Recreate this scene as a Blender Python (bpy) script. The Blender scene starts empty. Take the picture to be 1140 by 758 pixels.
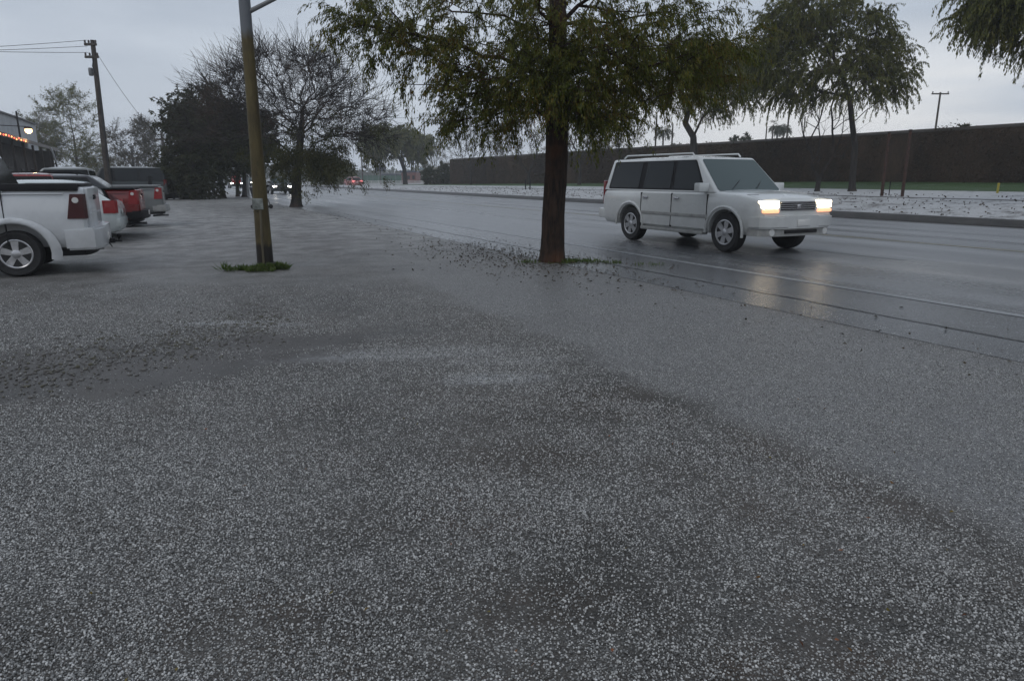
import bpy, bmesh, math, random
import numpy as np
from mathutils import Vector, Matrix
R = math.radians
random.seed(7); rng = np.random.default_rng(11)
sc = bpy.context.scene
COL = sc.collection

# ------------------------------------------------------------------ camera
H, FPX = 1.42, 760.0
PITCH = math.atan(181/760)
cam = bpy.data.cameras.new('camera'); camo = bpy.data.objects.new('camera', cam); COL.objects.link(camo)
cam.sensor_width = 36; cam.lens = 36*FPX/1140; cam.clip_start = .05; cam.clip_end = 6000
camo.location = (0, 0, H); camo.rotation_euler = (math.pi/2-PITCH, 0, 0)
sc.camera = camo

# ------------------------------------------------------------------ sky, sun, exposure
SUN_EL, SUN_AZ = R(48), R(215)
w = bpy.data.worlds.new('World'); sc.world = w; w.use_nodes = True
nt = w.node_tree; nt.nodes.clear()
def N(t, typ, **kw):
    n = t.nodes.new(typ)
    for k, v in kw.items(): setattr(n, k, v)
    return n
out = N(nt, 'ShaderNodeOutputWorld'); bg = N(nt, 'ShaderNodeBackground'); bg.inputs[1].default_value = .10
sky = N(nt, 'ShaderNodeTexSky', sky_type='NISHITA', sun_disc=False, sun_elevation=SUN_EL, sun_rotation=SUN_AZ, air_density=1.5, dust_density=3)
tc = N(nt, 'ShaderNodeTexCoord'); mp = N(nt, 'ShaderNodeMapping'); mp.inputs['Scale'].default_value = (1.2, 1.2, 4.5)
nz = N(nt, 'ShaderNodeTexNoise'); nz.inputs['Scale'].default_value = 1.6; nz.inputs['Detail'].default_value = 5; nz.inputs['Roughness'].default_value = .55
nt.links.new(tc.outputs['Generated'], mp.inputs['Vector']); nt.links.new(mp.outputs[0], nz.inputs['Vector'])
rp = N(nt, 'ShaderNodeValToRGB')
rp.color_ramp.elements[0].position = .36; rp.color_ramp.elements[0].color = (4.6, 5.2, 6.15, 1)
rp.color_ramp.elements[1].position = .64; rp.color_ramp.elements[1].color = (6.3, 6.9, 7.8, 1)
nt.links.new(nz.outputs['Fac'], rp.inputs[0])
# brighter break in the cloud low over the wall, to the right
br = N(nt, 'ShaderNodeTexNoise'); br.inputs['Scale'].default_value = 2.3; br.inputs['Detail'].default_value = 3
m2 = N(nt, 'ShaderNodeMapping'); m2.inputs['Scale'].default_value = (1, 1, 7); nt.links.new(tc.outputs['Generated'], m2.inputs['Vector']); nt.links.new(m2.outputs[0], br.inputs['Vector'])
sx = N(nt, 'ShaderNodeSeparateXYZ'); nt.links.new(tc.outputs['Generated'], sx.inputs[0])
lo = N(nt, 'ShaderNodeMapRange'); lo.inputs[1].default_value = .19; lo.inputs[2].default_value = .10; nt.links.new(sx.outputs['Z'], lo.inputs[0])
rt = N(nt, 'ShaderNodeMapRange'); rt.inputs[1].default_value = -.05; rt.inputs[2].default_value = .3; nt.links.new(sx.outputs['X'], rt.inputs[0])
ml = N(nt, 'ShaderNodeMath', operation='MULTIPLY'); nt.links.new(lo.outputs[0], ml.inputs[0]); nt.links.new(rt.outputs[0], ml.inputs[1])
mr = N(nt, 'ShaderNodeMapRange'); mr.inputs[1].default_value = .28; mr.inputs[2].default_value = .48; nt.links.new(br.outputs['Fac'], mr.inputs[0])
mm = N(nt, 'ShaderNodeMath', operation='MULTIPLY'); nt.links.new(ml.outputs[0], mm.inputs[0]); nt.links.new(mr.outputs[0], mm.inputs[1])
mx1 = N(nt, 'ShaderNodeMix', data_type='RGBA'); nt.links.new(mm.outputs[0], mx1.inputs[0]); nt.links.new(rp.outputs[0], mx1.inputs[6]); mx1.inputs[7].default_value = (8.8, 8.9, 9.1, 1)
mx = N(nt, 'ShaderNodeMix', data_type='RGBA'); mx.inputs[0].default_value = .93
nt.links.new(sky.outputs[0], mx.inputs[6]); nt.links.new(mx1.outputs[2], mx.inputs[7])
nt.links.new(mx.outputs[2], bg.inputs[0]); nt.links.new(bg.outputs[0], out.inputs[0])
sun = bpy.data.lights.new('sun', 'SUN'); sun.energy = .5; sun.angle = R(25); sun.color = (1, .97, .93)
suno = bpy.data.objects.new('sun', sun); COL.objects.link(suno)
sd = Vector((math.sin(SUN_AZ)*math.cos(SUN_EL), math.cos(SUN_AZ)*math.cos(SUN_EL), math.sin(SUN_EL)))
suno.rotation_euler = sd.to_track_quat('Z', 'Y').to_euler()
sc.view_settings.view_transform = 'Standard'; sc.view_settings.look = 'None'
sc.view_settings.exposure = 0; sc.view_settings.gamma = 1; sc.view_settings.use_curve_mapping = False
cy = sc.cycles; cy.use_denoising = True; cy.max_bounces = 6; cy.diffuse_bounces = 3; cy.glossy_bounces = 3
cy.volume_bounces = 2; cy.transparent_max_bounces = 8; cy.transmission_bounces = 4; cy.caustics_reflective = False; cy.caustics_refractive = False
cy.sample_clamp_indirect = 4

# ------------------------------------------------------------------ frames of reference
ca, sa = math.cos(PITCH), math.sin(PITCH)
def ray(u, v):
    x = (u-570)/FPX; y = (379-v)/FPX
    return x, ca+y*sa, -sa+y*ca
def gp(u, v, z=0.):                       # point at height z seen at photo pixel u,v
    d = ray(u, v); t = (z-H)/d[2]; return Vector((d[0]*t, d[1]*t, z))
RA = math.atan((570-172)/760*ca)          # the road runs RA to the left of straight ahead
cR, sR = math.cos(RA), math.sin(RA)
def W(l, s, z=0.): return Vector((l*cR-s*sR, l*sR+s*cR, z))
def LS(p): return p[0]*cR+p[1]*sR, -p[0]*sR+p[1]*cR
def on_l(u, l):                           # s where the sight line of column u (at the horizon) meets the road-parallel line l
    d = ray(u, 198); ang = math.atan2(d[0], d[1])+RA
    return l/math.tan(ang)
def zat(u, v, P):                         # height seen at pixel row v above the spot P
    d = ray(u, v); return H+d[2]*P[1]/d[1]

# ------------------------------------------------------------------ helpers
def tag(o, label=None, cat=None, group=None, kind=None):
    if label: o['label'] = label
    if cat: o['category'] = cat
    if group: o['group'] = group
    if kind: o['kind'] = kind
    return o
def empty(name, loc=(0, 0, 0), rz=0, label=None, cat=None, group=None):
    o = bpy.data.objects.new(name, None); o.empty_display_size = .2; COL.objects.link(o)
    o.location = loc; o.rotation_euler = (0, 0, rz)
    return tag(o, label, cat, group)
def link(name, me, mat=None, parent=None, loc=None, rot=None):
    o = bpy.data.objects.new(name, me); COL.objects.link(o)
    if mat is not None:
        for m in (mat if isinstance(mat, (list, tuple)) else [mat]): me.materials.append(m)
    if parent: o.parent = parent
    if loc is not None: o.location = loc
    if rot is not None: o.rotation_euler = rot
    return o
def smooth(me, ang=35):
    me.polygons.foreach_set('use_smooth', [True]*len(me.polygons))
    try: me.set_sharp_from_angle(angle=R(ang))
    except Exception: pass
def npmesh(name, V, F, sm=False):         # V (n,3), F (m,k) one face size, or list of such arrays
    me = bpy.data.meshes.new(name); V = np.asarray(V, np.float32)
    Fs = F if isinstance(F, list) else [F]
    Fs = [np.asarray(f, np.int32) for f in Fs if len(f)]
    me.vertices.add(len(V)); me.vertices.foreach_set('co', V.ravel())
    li = np.concatenate([f.ravel() for f in Fs]); tot = np.concatenate([np.full(len(f), f.shape[1], np.int32) for f in Fs])
    me.loops.add(len(li)); me.loops.foreach_set('vertex_index', li)
    me.polygons.add(len(tot)); st = np.concatenate([[0], np.cumsum(tot)[:-1]]).astype(np.int32)
    me.polygons.foreach_set('loop_start', st); me.polygons.foreach_set('loop_total', tot)
    if sm: me.polygons.foreach_set('use_smooth', np.ones(len(tot), bool))
    me.update(calc_edges=True); me.validate()
    return me
class MB:                                  # collects simple shapes into one mesh
    def __init__(s): s.bm = bmesh.new()
    def box(s, x0, x1, y0, y1, z0, z1, bev=0):
        r = bmesh.ops.create_cube(s.bm, size=1)
        vs = r['verts']
        for v in vs: v.co = Vector(((x0+x1)/2+v.co.x*(x1-x0), (y0+y1)/2+v.co.y*(y1-y0), (z0+z1)/2+v.co.z*(z1-z0)))
        if bev: bmesh.ops.bevel(s.bm, geom=list({e for v in vs for e in v.link_edges}), offset=bev, segments=2, affect='EDGES', profile=.6)
        return s
    def tube(s, pts, rad, n=8, cap=True):
        pts = [Vector(p) for p in pts]; rad = rad if isinstance(rad, (list, tuple)) else [rad]*len(pts)
        rings = []
        for i, p in enumerate(pts):
            d = (pts[min(i+1, len(pts)-1)]-pts[max(i-1, 0)]).normalized()
            if i == 0: a = d.cross(Vector((0, 0, 1)) if abs(d.z) < .9 else Vector((1, 0, 0))).normalized()
            else: a = (a-d*a.dot(d)).normalized()
            b = d.cross(a)
            rings.append([s.bm.verts.new(p+(a*math.cos(2*math.pi*k/n)+b*math.sin(2*math.pi*k/n))*rad[i]) for k in range(n)])
        for q, r in zip(rings, rings[1:]):
            for k in range(n): s.bm.faces.new((q[k], q[(k+1) % n], r[(k+1) % n], r[k]))
        if cap: s.bm.faces.new(rings[0]); s.bm.faces.new(rings[-1][::-1])
        return s
    def prism(s, poly, z0, z1, ax='z'):     # poly in the plane across ax
        def P(a, b, c): return {'z': (a, b, c), 'y': (a, c, b), 'x': (c, a, b)}[ax]
        A = [s.bm.verts.new(P(a, b, z0)) for a, b in poly]; B = [s.bm.verts.new(P(a, b, z1)) for a, b in poly]; n = len(poly)
        s.bm.faces.new(A); s.bm.faces.new(B[::-1])
        for i in range(n): s.bm.faces.new((A[i], B[i], B[(i+1) % n], A[(i+1) % n]))
        return s
    def lathe(s, prof, axis='y', n=28, c=(0, 0, 0)):   # prof: (radius, along)
        rings = []
        for r, t in prof:
            ring = []
            for k in range(n):
                A = 2*math.pi*k/n; x, z = r*math.cos(A), r*math.sin(A)
                q = {'y': (x, t, z), 'x': (t, x, z), 'z': (x, z, t)}[axis]
                ring.append(s.bm.verts.new(Vector(q)+Vector(c)))
            rings.append(ring)
        for q, r in zip(rings, rings[1:]):
            for k in range(n): s.bm.faces.new((q[k], q[(k+1) % n], r[(k+1) % n], r[k]))
        s.bm.faces.new(rings[0]); s.bm.faces.new(rings[-1][::-1])
        return s
    def grid(s, rows):
        g = [[s.bm.verts.new(p) for p in r] for r in rows]
        for a, b in zip(g, g[1:]):
            for i in range(len(a)-1): s.bm.faces.new((a[i], a[i+1], b[i+1], b[i]))
        return s
    def build(s, name, mat, parent=None, loc=None, rot=None, sm=35):
        bmesh.ops.recalc_face_normals(s.bm, faces=s.bm.faces)
        me = bpy.data.meshes.new(name); s.bm.to_mesh(me); s.bm.free()
        if sm: smooth(me, sm)
        return link(name, me, mat, parent, loc, rot)

# ------------------------------------------------------------------ materials
class Mat:
    def __init__(s, name):
        s.m = bpy.data.materials.new(name); s.m.use_nodes = True; s.t = s.m.node_tree; s.t.nodes.clear()
        s.o = N(s.t, 'ShaderNodeOutputMaterial'); s.p = N(s.t, 'ShaderNodeBsdfPrincipled'); s.t.links.new(s.p.outputs[0], s.o.inputs[0])
        s.tc = N(s.t, 'ShaderNodeTexCoord')
    def L(s, a, b): s.t.links.new(a, b)
    def put(s, inp, v):
        if hasattr(v, 'is_output'): s.L(v, inp)
        else:
            if isinstance(v, tuple) and len(v) == 3 and inp.type == 'RGBA': v = v+(1,)
            inp.default_value = v
    def vec(s, scale=(1, 1, 1), src='Object'):
        m = N(s.t, 'ShaderNodeMapping'); m.inputs['Scale'].default_value = scale; s.L(s.tc.outputs[src], m.inputs['Vector']); return m.outputs[0]
    def noise(s, sc_, det=4, ro=.55, v=None, dist=0):
        n = N(s.t, 'ShaderNodeTexNoise'); n.inputs['Scale'].default_value = sc_; n.inputs['Detail'].default_value = det
        n.inputs['Roughness'].default_value = ro; n.inputs['Distortion'].default_value = dist
        s.L(v if v is not None else s.tc.outputs['Object'], n.inputs['Vector']); return n.outputs['Fac']
    def voro(s, sc_, v=None, feat='F1', out='Distance', rnd=1):
        n = N(s.t, 'ShaderNodeTexVoronoi', feature=feat); n.inputs['Scale'].default_value = sc_; n.inputs['Randomness'].default_value = rnd
        s.L(v if v is not None else s.tc.outputs['Object'], n.inputs['Vector']); return n.outputs[out]
    def rng(s, x, a, b, c=0., d=1., smo=False):
        n = N(s.t, 'ShaderNodeMapRange'); n.interpolation_type = 'SMOOTHSTEP' if smo else 'LINEAR'
        s.put(n.inputs[0], x)
        for i, q in enumerate((a, b, c, d)): s.put(n.inputs[i+1], q)
        return n.outputs[0]
    def math(s, op, a, b=0., c=None, clamp=False):
        n = N(s.t, 'ShaderNodeMath', operation=op); n.use_clamp = clamp; s.put(n.inputs[0], a); s.put(n.inputs[1], b)
        if c is not None: s.put(n.inputs[2], c)
        return n.outputs[0]
    def mix(s, f, a, b, mode='MIX'):
        n = N(s.t, 'ShaderNodeMix', data_type='RGBA', blend_type=mode); s.put(n.inputs[0], f); s.put(n.inputs[6], a); s.put(n.inputs[7], b); return n.outputs[2]
    def bump(s, h, st=.4, d=.02, prev=None):
        n = N(s.t, 'ShaderNodeBump'); n.inputs['Strength'].default_value = st; n.inputs['Distance'].default_value = d; s.L(h, n.inputs['Height'])
        if prev is not None: s.L(prev, n.inputs['Normal'])
        return n.outputs[0]
    def set(s, col=None, rough=None, metal=None, normal=None, spec=None, coat=None, trans=None, emis=None, es=None):
        P = s.p.inputs
        for k, v in (('Base Color', col), ('Roughness', rough), ('Metallic', metal), ('Normal', normal), ('Specular IOR Level', spec), ('Coat Weight', coat),
                     ('Transmission Weight', trans), ('Emission Color', emis), ('Emission Strength', es)):
            if v is not None: s.put(P[k], v)
        return s.m
    def xy(s, src='Object'):
        n = N(s.t, 'ShaderNodeSeparateXYZ'); s.L(s.tc.outputs[src], n.inputs[0]); return n.outputs
    def blob(s, cx, cy, rx, ry, ang=0, soft=.4, wob=None):
        """1 inside a ragged patch of the ground, 0 outside"""
        n = N(s.t, 'ShaderNodeMapping'); n.vector_type = 'TEXTURE'
        n.inputs['Location'].default_value = (cx, cy, 0); n.inputs['Rotation'].default_value = (0, 0, ang); n.inputs['Scale'].default_value = (rx, ry, 1e3)
        s.L(s.tc.outputs['Object'], n.inputs['Vector'])
        l = N(s.t, 'ShaderNodeVectorMath', operation='LENGTH'); s.L(n.outputs[0], l.inputs[0])
        x = l.outputs['Value']
        if wob is not None: x = s.math('ADD', x, s.math('MULTIPLY', s.math('SUBTRACT', wob, .5), 1.6))
        return s.rng(x, 1+soft, 1-soft, 0, 1, True)
def flat(name, col, rough=.5, metal=0, coat=0, var=.12, sc_=3., bump=0, spec=.5):
    m = Mat(name); n = m.noise(sc_, 5, .6)
    c = tuple(col)
    lo = tuple(q*(1-var*1.6) for q in c); hi = tuple(q*(1+var) for q in c)
    cc = m.mix(m.rng(n, .3, .7), lo, hi)
    nm = m.bump(m.noise(sc_*12, 4), bump, .01) if bump else None
    return m.set(col=cc, rough=m.rng(m.noise(sc_*2.3, 3), .3, .7, rough*.85, min(1, rough*1.15)), metal=metal, coat=coat, normal=nm, spec=spec)
# ================================================================== SURFACES
def ice_colour(m, rnd): return m.mix(rnd, (.09, .089, .086), (.56, .555, .54))
# --- the hail-covered lot
def lot_material():
    m = Mat('hail_covered_lot'); X, Y, Z = m.xy()
    v = m.tc.outputs['Object']
    big = m.noise(.45, 5, .6); med = m.noise(1.9, 5, .62); fin = m.noise(9, 4, .6)
    wob = m.noise(1.1, 6, .65)
    # where the hail lies thick (1) or thin (0)
    cov = m.math('ADD', m.math('MULTIPLY', big, .5), m.math('MULTIPLY', med, .5))
    cov = m.rng(cov, .38, .62, .22, .95)
    far = m.rng(Y, 5.5, 10, 0, .13); cov = m.math('ADD', cov, far)
    for (u, vv, rx, ry, ang, amt) in SPOTS:
        p = gp(u, vv); l, s_ = LS(p)
        b = m.blob(l, s_, rx, ry, ang, .45, wob); cov = m.math('ADD', cov, m.math('MULTIPLY', b, amt))
    cov = m.math('MINIMUM', m.math('MAXIMUM', cov, .05), 1.)
    a0, a1 = Vector(LS(gp(640, 398))), Vector(LS(gp(1140, 622))); dd = (a1-a0).normalized(); nn = Vector((-dd.y, dd.x))
    if nn.dot(Vector(LS(gp(900, 400)))-a0) < 0: nn = -nn
    side = m.math('ADD', m.math('ADD', m.math('MULTIPLY', X, nn.x), m.math('MULTIPLY', Y, nn.y)), -nn.dot(a0))
    side = m.math('ADD', side, m.math('MULTIPLY', m.math('SUBTRACT', wob, .5), .9)); fine = m.rng(side, -.05, .35, 0, 1, True)
    fine = m.math('MULTIPLY', fine, m.rng(X, 6.6, 5.6)); fine = m.math('MULTIPLY', fine, m.rng(Y, 12, 7, .3, 1))
    dip = m.math('MULTIPLY', m.rng(side, -.35, -.05, 0, 1, True), m.rng(side, .28, 0, 0, 1, True)); cov = m.math('SUBTRACT', cov, m.math('MULTIPLY', m.math('MULTIPLY', dip, m.rng(Y, 6.5, 3.5)), .30), clamp=True)
    # separate stones, two sizes
    stones = None; tone = None
    for k, sc_ in enumerate((85, 130)):
        n = N(m.t, 'ShaderNodeTexVoronoi', feature='F1'); n.inputs['Scale'].default_value = sc_; m.L(v, n.inputs['Vector'])
        sp = N(m.t, 'ShaderNodeSeparateColor'); m.L(n.outputs['Color'], sp.inputs[0])
        here = m.math('LESS_THAN', sp.outputs[0], m.math('MULTIPLY', cov, .78))
        dome = m.math('MULTIPLY', m.rng(n.outputs['Distance'], .50, .32), here)
        if stones is None: stones, tone = dome, sp.outputs[1]
        else:
            tone = m.mix(m.math('GREATER_THAN', dome, stones), tone, sp.outputs[1]); stones = m.math('MAXIMUM', stones, dome)
    # bare ground: wet dark asphalt and brown silt
    soil = m.mix(m.rng(m.noise(.8, 5, .6), .42, .62), (.018, .017, .015), (.040, .030, .023))
    soil = m.mix(m.rng(m.noise(60, 3), .45, .7, 0, .6), soil, (.085, .08, .074))
    mud = None
    p = gp(150, 400); l, s_ = LS(p)
    mud = m.blob(l, s_, 1.9, .8, .35-RA, .4, wob)
    soil = m.mix(m.math('MULTIPLY', mud, .7), soil, (.045, .040, .038))
    # crushed ice and grit between the stones
    grit = N(m.t, 'ShaderNodeTexVoronoi', feature='F1'); grit.inputs['Scale'].default_value = 230; m.L(v, grit.inputs['Vector'])
    gs = N(m.t, 'ShaderNodeSeparateColor'); m.L(grit.outputs['Color'], gs.inputs[0])
    soil = m.mix(m.math('MULTIPLY', m.rng(gs.outputs[0], .4, .9), m.rng(cov, .05, .6, .5, .9)), soil, (.115, .108, .098))
    brown = m.math('MULTIPLY', m.rng(m.noise(1.3, 6, .7), .52, .66), m.rng(Y, 6, 2.5, 0, .8))
    soil = m.mix(brown, soil, (.050, .036, .026))
    soil = m.mix(m.math('MULTIPLY', fine, .75), soil, m.mix(gs.outputs[2], (.075, .075, .076), (.25, .252, .255)))
    slush = m.math('MULTIPLY', m.rng(med, .40, .66), m.rng(Y, 7, 14, .12, .42))
    soil = m.mix(slush, soil, (.20, .199, .195))
    col = m.mix(stones, soil, ice_colour(m, m.rng(tone, .25, 1)))
    # farther off the stones run together
    fc = m.mix(m.rng(m.math('ADD', med, m.math('MULTIPLY', m.math('ADD', fin, m.noise(32, 3, .7)), .5)), .78, 1.22), (.14, .139, .137), (.47, .468, .462))
    fc = m.mix(m.math('SUBTRACT', 1., m.rng(cov, .15, .85)), fc, (.115, .112, .11))
    col = m.mix(m.rng(Y, 9, 24, 0, .8), col, fc)
    for (u, vv, rx, ry, k_) in ((548, 421, .34, .13, .9), (250, 359, .42, .07, 1.), (300, 362, .35, .08, .6), (470, 392, .7, .16, .45), (430, 398, .8, .12, .3), (560, 402, .5, .1, .35)):
        p = gp(u, vv); l, s_ = LS(p); b = m.blob(l, s_, rx, ry, -RA+.12, .6, m.noise(4.5, 6, .75))
        col = m.mix(m.math('MULTIPLY', m.math('MULTIPLY', b, k_), m.rng(m.noise(19, 5, .8), .40, .58, .12, 1)), col, m.mix(fin, (.34, .355, .37), (.62, .64, .66)))
    h = m.math('ADD', m.math('MULTIPLY', stones, 1.), m.math('MULTIPLY', med, .9)); h = m.math('ADD', h, m.math('MULTIPLY', gs.outputs[1], .35))
    nm = m.bump(h, .55, .008)
    return m.set(col=col, rough=m.rng(stones, 0, 1, .42, .62), normal=nm, spec=.25)
SPOTS = [  # u, v, rx, ry, ang, amount: thin and thick places in the hail
    (150, 405, 1.9, .75, .35-RA, -.55), (60, 430, 1.2, .5, .3-RA, -.35), (290, 380, .9, .28, .2-RA, -.35),
    (545, 420, .30, .16, -RA, .6), (470, 392, .9, .22, -RA-.1, .35), (250, 358, .35, .07, -RA, .9), (620, 410, .8, .12, -.2-RA, .22),
    (700, 440, .5, .16, -RA-.3, -.2), (800, 620, .5, .12, -RA, -.12), (480, 660, .8, .18, .1-RA, -.12), (730, 590, .55, .16, -RA, -.14), (640, 520, .9, .2, -.3-RA, -.16),
    (60, 600, .9, .5, -RA, .30), (180, 520, .9, .35, -RA, .2), (560, 700, .9, .3, -RA, -.13), (250, 700, .5, .12, -RA, -.1), (620, 470, 1.0, .2, -RA, -.12), (520, 300, 1.6, .5, -RA, -.12),
    (960, 700, .4, .12, -RA, -.2), (400, 590, .6, .2, -RA, -.15),
    (300, 345, 1.1, .3, -RA, -.2), (470, 310, .5, .5, -RA, .25), (640, 300, .7, .5, 0, .25)]
M_lot = lot_material()

def height(l, s):
    """the land beyond the far kerb climbs towards the wall, and levels out down the road"""
    f = min(1, max(0, 1-(s-30)/95)); f = f if s > 30 else 1
    P = [(22.3, 0), (22.5, .2), (28.4, .585), (32.6, .83), (38, 1.18), (60, 1.18)]
    if l <= 22.3: return 0.
    for (a, za), (b, zb) in zip(P, P[1:]):
        if l <= b: z = za+(zb-za)*(l-a)/(b-a); break
    else: z = 1.18
    k = min(1, max(0, (s-118)/12)); z20 = min(z, .2)*(1-k)
    return z20+(z-min(z, .2))*f
def strip(name, l0, l1, s0, s1, mat, off=0., nl=6, ns=80, kind='structure', flatz=None):
    rows = []
    ss = [s0+(s1-s0)*(i/ns)**1.6 for i in range(ns+1)]
    for s_ in ss: rows.append([(l0+(l1-l0)*j/nl, s_, (flatz if flatz is not None else height(l0+(l1-l0)*j/nl, s_))+off) for j in range(nl+1)])
    o = MB().grid(rows).build(name, mat, rot=(0, 0, RA)); o['kind'] = kind; return o
# ground: one sheet in road coordinates, out to the horizon
ls = [-3000, -600, -120, -40, -12, 0, 12, 22.3, 22.46, 22.5, 24, 26, 28.4, 30.5, 32.6, 35, 38, 60, 150, 800, 3000]
ss_ = [-600, -100, -30]+list(range(-20, 141, 5))+[200, 400, 900, 3000]
g = MB().grid([[(l, s_, height(l, s_)-(0.0 if l < 22.4 else .03)) for l in ls] for s_ in ss_]).build('ground', M_lot, rot=(0, 0, RA), sm=0)
g['kind'] = 'structure'

# --- wet road
def road_material():
    m = Mat('wet_road'); X, Y, Z = m.xy(); v = m.tc.outputs['Object']
    st = m.vec((1.3, .05, 1)); tr = m.noise(1.0, 4, .6, st)
    tr2 = m.noise(1.0, 3, .6, m.vec((4.5, .16, 1)))
    n = N(m.t, 'ShaderNodeTexVoronoi', feature='F1'); n.inputs['Scale'].default_value = 60; m.L(v, n.inputs['Vector'])
    sp = N(m.t, 'ShaderNodeSeparateColor'); m.L(n.outputs['Color'], sp.inputs[0])
    cov = m.rng(m.math('ADD', m.math('MULTIPLY', tr, .65), m.math('MULTIPLY', tr2, .35)), .36, .62, .08, .75)
    # the wheel tracks of each lane are swept darker
    w1 = m.math('PINGPONG', m.math('SUBTRACT', X, 8.75), 1.8); lane = m.rng(m.math('ABSOLUTE', m.math('SUBTRACT', w1, .9)), .15, .75, 0, 1, True)
    cov = m.math('MULTIPLY', cov, m.rng(lane, 0, 1, .5, 1.1))
    cov = m.math('ADD', cov, m.math('MULTIPLY', m.rng(Y, 4, 16, .12, 0), m.rng(X, 7.8, 9, 0, 1)))
    gut = m.math('MULTIPLY', m.rng(X, 8.6, 7.2), m.rng(Y, 22, 9)); cov = m.math('MULTIPLY', cov, m.rng(gut, 0, 1, 1, .28))
    p = gp(835, 290); l, s_ = LS(p); wet = m.blob(l, s_, 1.1, 4.2, 0, .6, m.noise(1.1, 5, .7)); cov = m.math('MULTIPLY', cov, m.rng(wet, 0, 1, 1, .25))  # long patch round the vehicle with less hail and a darker road colour
    here = m.math('LESS_THAN', sp.outputs[0], m.math('ADD', m.math('MULTIPLY', cov, .9), .08))
    stones = m.math('MULTIPLY', m.rng(n.outputs['Distance'], .55, .3), here)
    asp = m.mix(m.rng(m.noise(90, 3), .4, .7), (.024, .026, .029), (.115, .12, .128))
    near = m.mix(stones, asp, (.36, .37, .385))
    slush = m.mix(m.rng(cov, .05, .8), (.12, .123, .128), (.36, .366, .378))
    gr = m.noise(38, 4, .75); slush = m.mix(m.rng(gr, .4, .62), m.mix(.42, slush, (.05, .053, .058)), slush)
    col = m.mix(m.rng(Y, 3, 15, .45, .95), near, slush)
    # sand streak of the pale gutter joint
    h = m.math('ADD', m.math('MULTIPLY', stones, .7), m.noise(45, 4, .7))
    nm = m.bump(h, .35, .01)
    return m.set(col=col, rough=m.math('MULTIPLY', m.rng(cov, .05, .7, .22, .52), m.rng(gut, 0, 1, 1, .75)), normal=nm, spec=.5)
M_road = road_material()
L_LOT, L_SEAM, L_EDGE = 5.95, 6.72, 7.98
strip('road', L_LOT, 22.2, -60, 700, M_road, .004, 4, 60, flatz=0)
# the ragged near rim of the asphalt is lapped by hail: a darker wet gutter band and the seam in it
def gutter_material():
    m = Mat('wet_gutter'); n = m.noise(3, 5, .65); v = m.voro(75); h = m.rng(v, .5, .3)
    c = m.mix(m.rng(n, .35, .65), (.035, .037, .041), (.10, .105, .113))
    c = m.mix(m.math('MULTIPLY', h, m.rng(m.noise(1.2, 5, .6), .42, .6)), c, (.40, .42, .44))
    return m.set(col=c, rough=m.rng(n, .3, .7, .2, .5), normal=m.bump(h, .4, .008))
seam_pts = []
random.seed(3)
rows = [[], []]
s_ = -20.
off = 0
while s_ < 160:
    off = off*.8+random.uniform(-.02, .02); wdt = random.uniform(.016, .032)
    rows[0].append((L_SEAM+off-wdt, s_, .0085)); rows[1].append((L_SEAM+off+wdt, s_, .0085)); s_ += .22
o = MB().grid(rows).build('road_crack', flat('seam_tar', (.012, .012, .013), .3), rot=(0, 0, RA), sm=0); o['kind'] = 'structure'
def paint_material():
    m = Mat('worn_white_line'); n = m.noise(26, 5, .7); n2 = m.noise(1.4, 4, .6, m.vec((1, .3, 1)))
    c = m.mix(m.rng(m.math('ADD', n, m.math('MULTIPLY', n2, .7)), .72, .98), (.13, .135, .142), (.25, .26, .272))
    return m.set(col=c, rough=.4, normal=m.bump(n, .3, .005))
M_paint = paint_material()
strip('edge_line', L_EDGE-.075, L_EDGE+.075, -40, 300, M_paint, .0085, 1, 60, flatz=0)
k = -12
for k in range(-3, 22):
    if k < 12:
        o = strip('lane_line', 11.62, 11.74, k*11+7.6, k*11+10.8, M_paint, .0085, 1, 2, flatz=0); 
        o2 = strip('lane_line', 18.6, 18.72, k*11+2.6, k*11+5.8, M_paint, .0085, 1, 2, flatz=0)
strip('centre_line', 15.0, 15.12, -40, 300, flat('worn_yellow', (.22, .19, .10), .45, sc_=9, var=.35), .0085, 1, 40, flatz=0)

# --- far kerb, verge, sidewalk, lawn
def kerb_material():
    m = Mat('wet_kerb'); n = m.noise(2.2, 5, .6, m.vec((1, .6, 3)))
    X, Y, Z = m.xy(); j = m.math('LESS_THAN', m.math('PINGPONG', Y, 1.5), .012)
    c = m.mix(m.rng(n, .3, .7), (.018, .017, .016), (.048, .045, .042)); c = m.mix(j, c, (.02, .02, .02))
    return m.set(col=c, rough=.4, normal=m.bump(m.noise(30, 4), .3, .01))
M_kerb = kerb_material()
kb = MB()
ssk = list(range(-40, 121, 4))
kb.grid([[(22.10, s_, .006), (22.2, s_, .03), (22.26, s_, .19), (22.30, s_, .22), (22.52, s_, .225), (22.54, s_, .17)] for s_ in ssk])
o = kb.build('kerb', M_kerb, rot=(0, 0, RA)); o['kind'] = 'structure'
def snow_material(name, dk, cover, sc_=1.):
    m = Mat(name); a = m.noise(1.3*sc_, 6, .68); b = m.noise(9*sc_, 5, .7); v = m.rng(m.voro(26), .5, .2)
    k = m.rng(m.math('ADD', m.math('MULTIPLY', a, .7), m.math('MULTIPLY', b, .5)), cover-.08, cover+.07)
    c = m.mix(k, dk, m.mix(b, (.30, .305, .31), (.58, .59, .60)))
    return m.set(col=c, rough=.6, normal=m.bump(m.math('ADD', b, m.math('MULTIPLY', v, .3)), .7, .05))
strip('verge', 22.52, 28.4, -40, 240, snow_material('hail_on_verge', (.060, .050, .042), .54), .004, 10, 90)
strip('sidewalk', 28.55, 32.6, -40, 240, snow_material('hail_on_sidewalk', (.17, .175, .18), .5, .4), .004, 4, 90)
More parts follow.
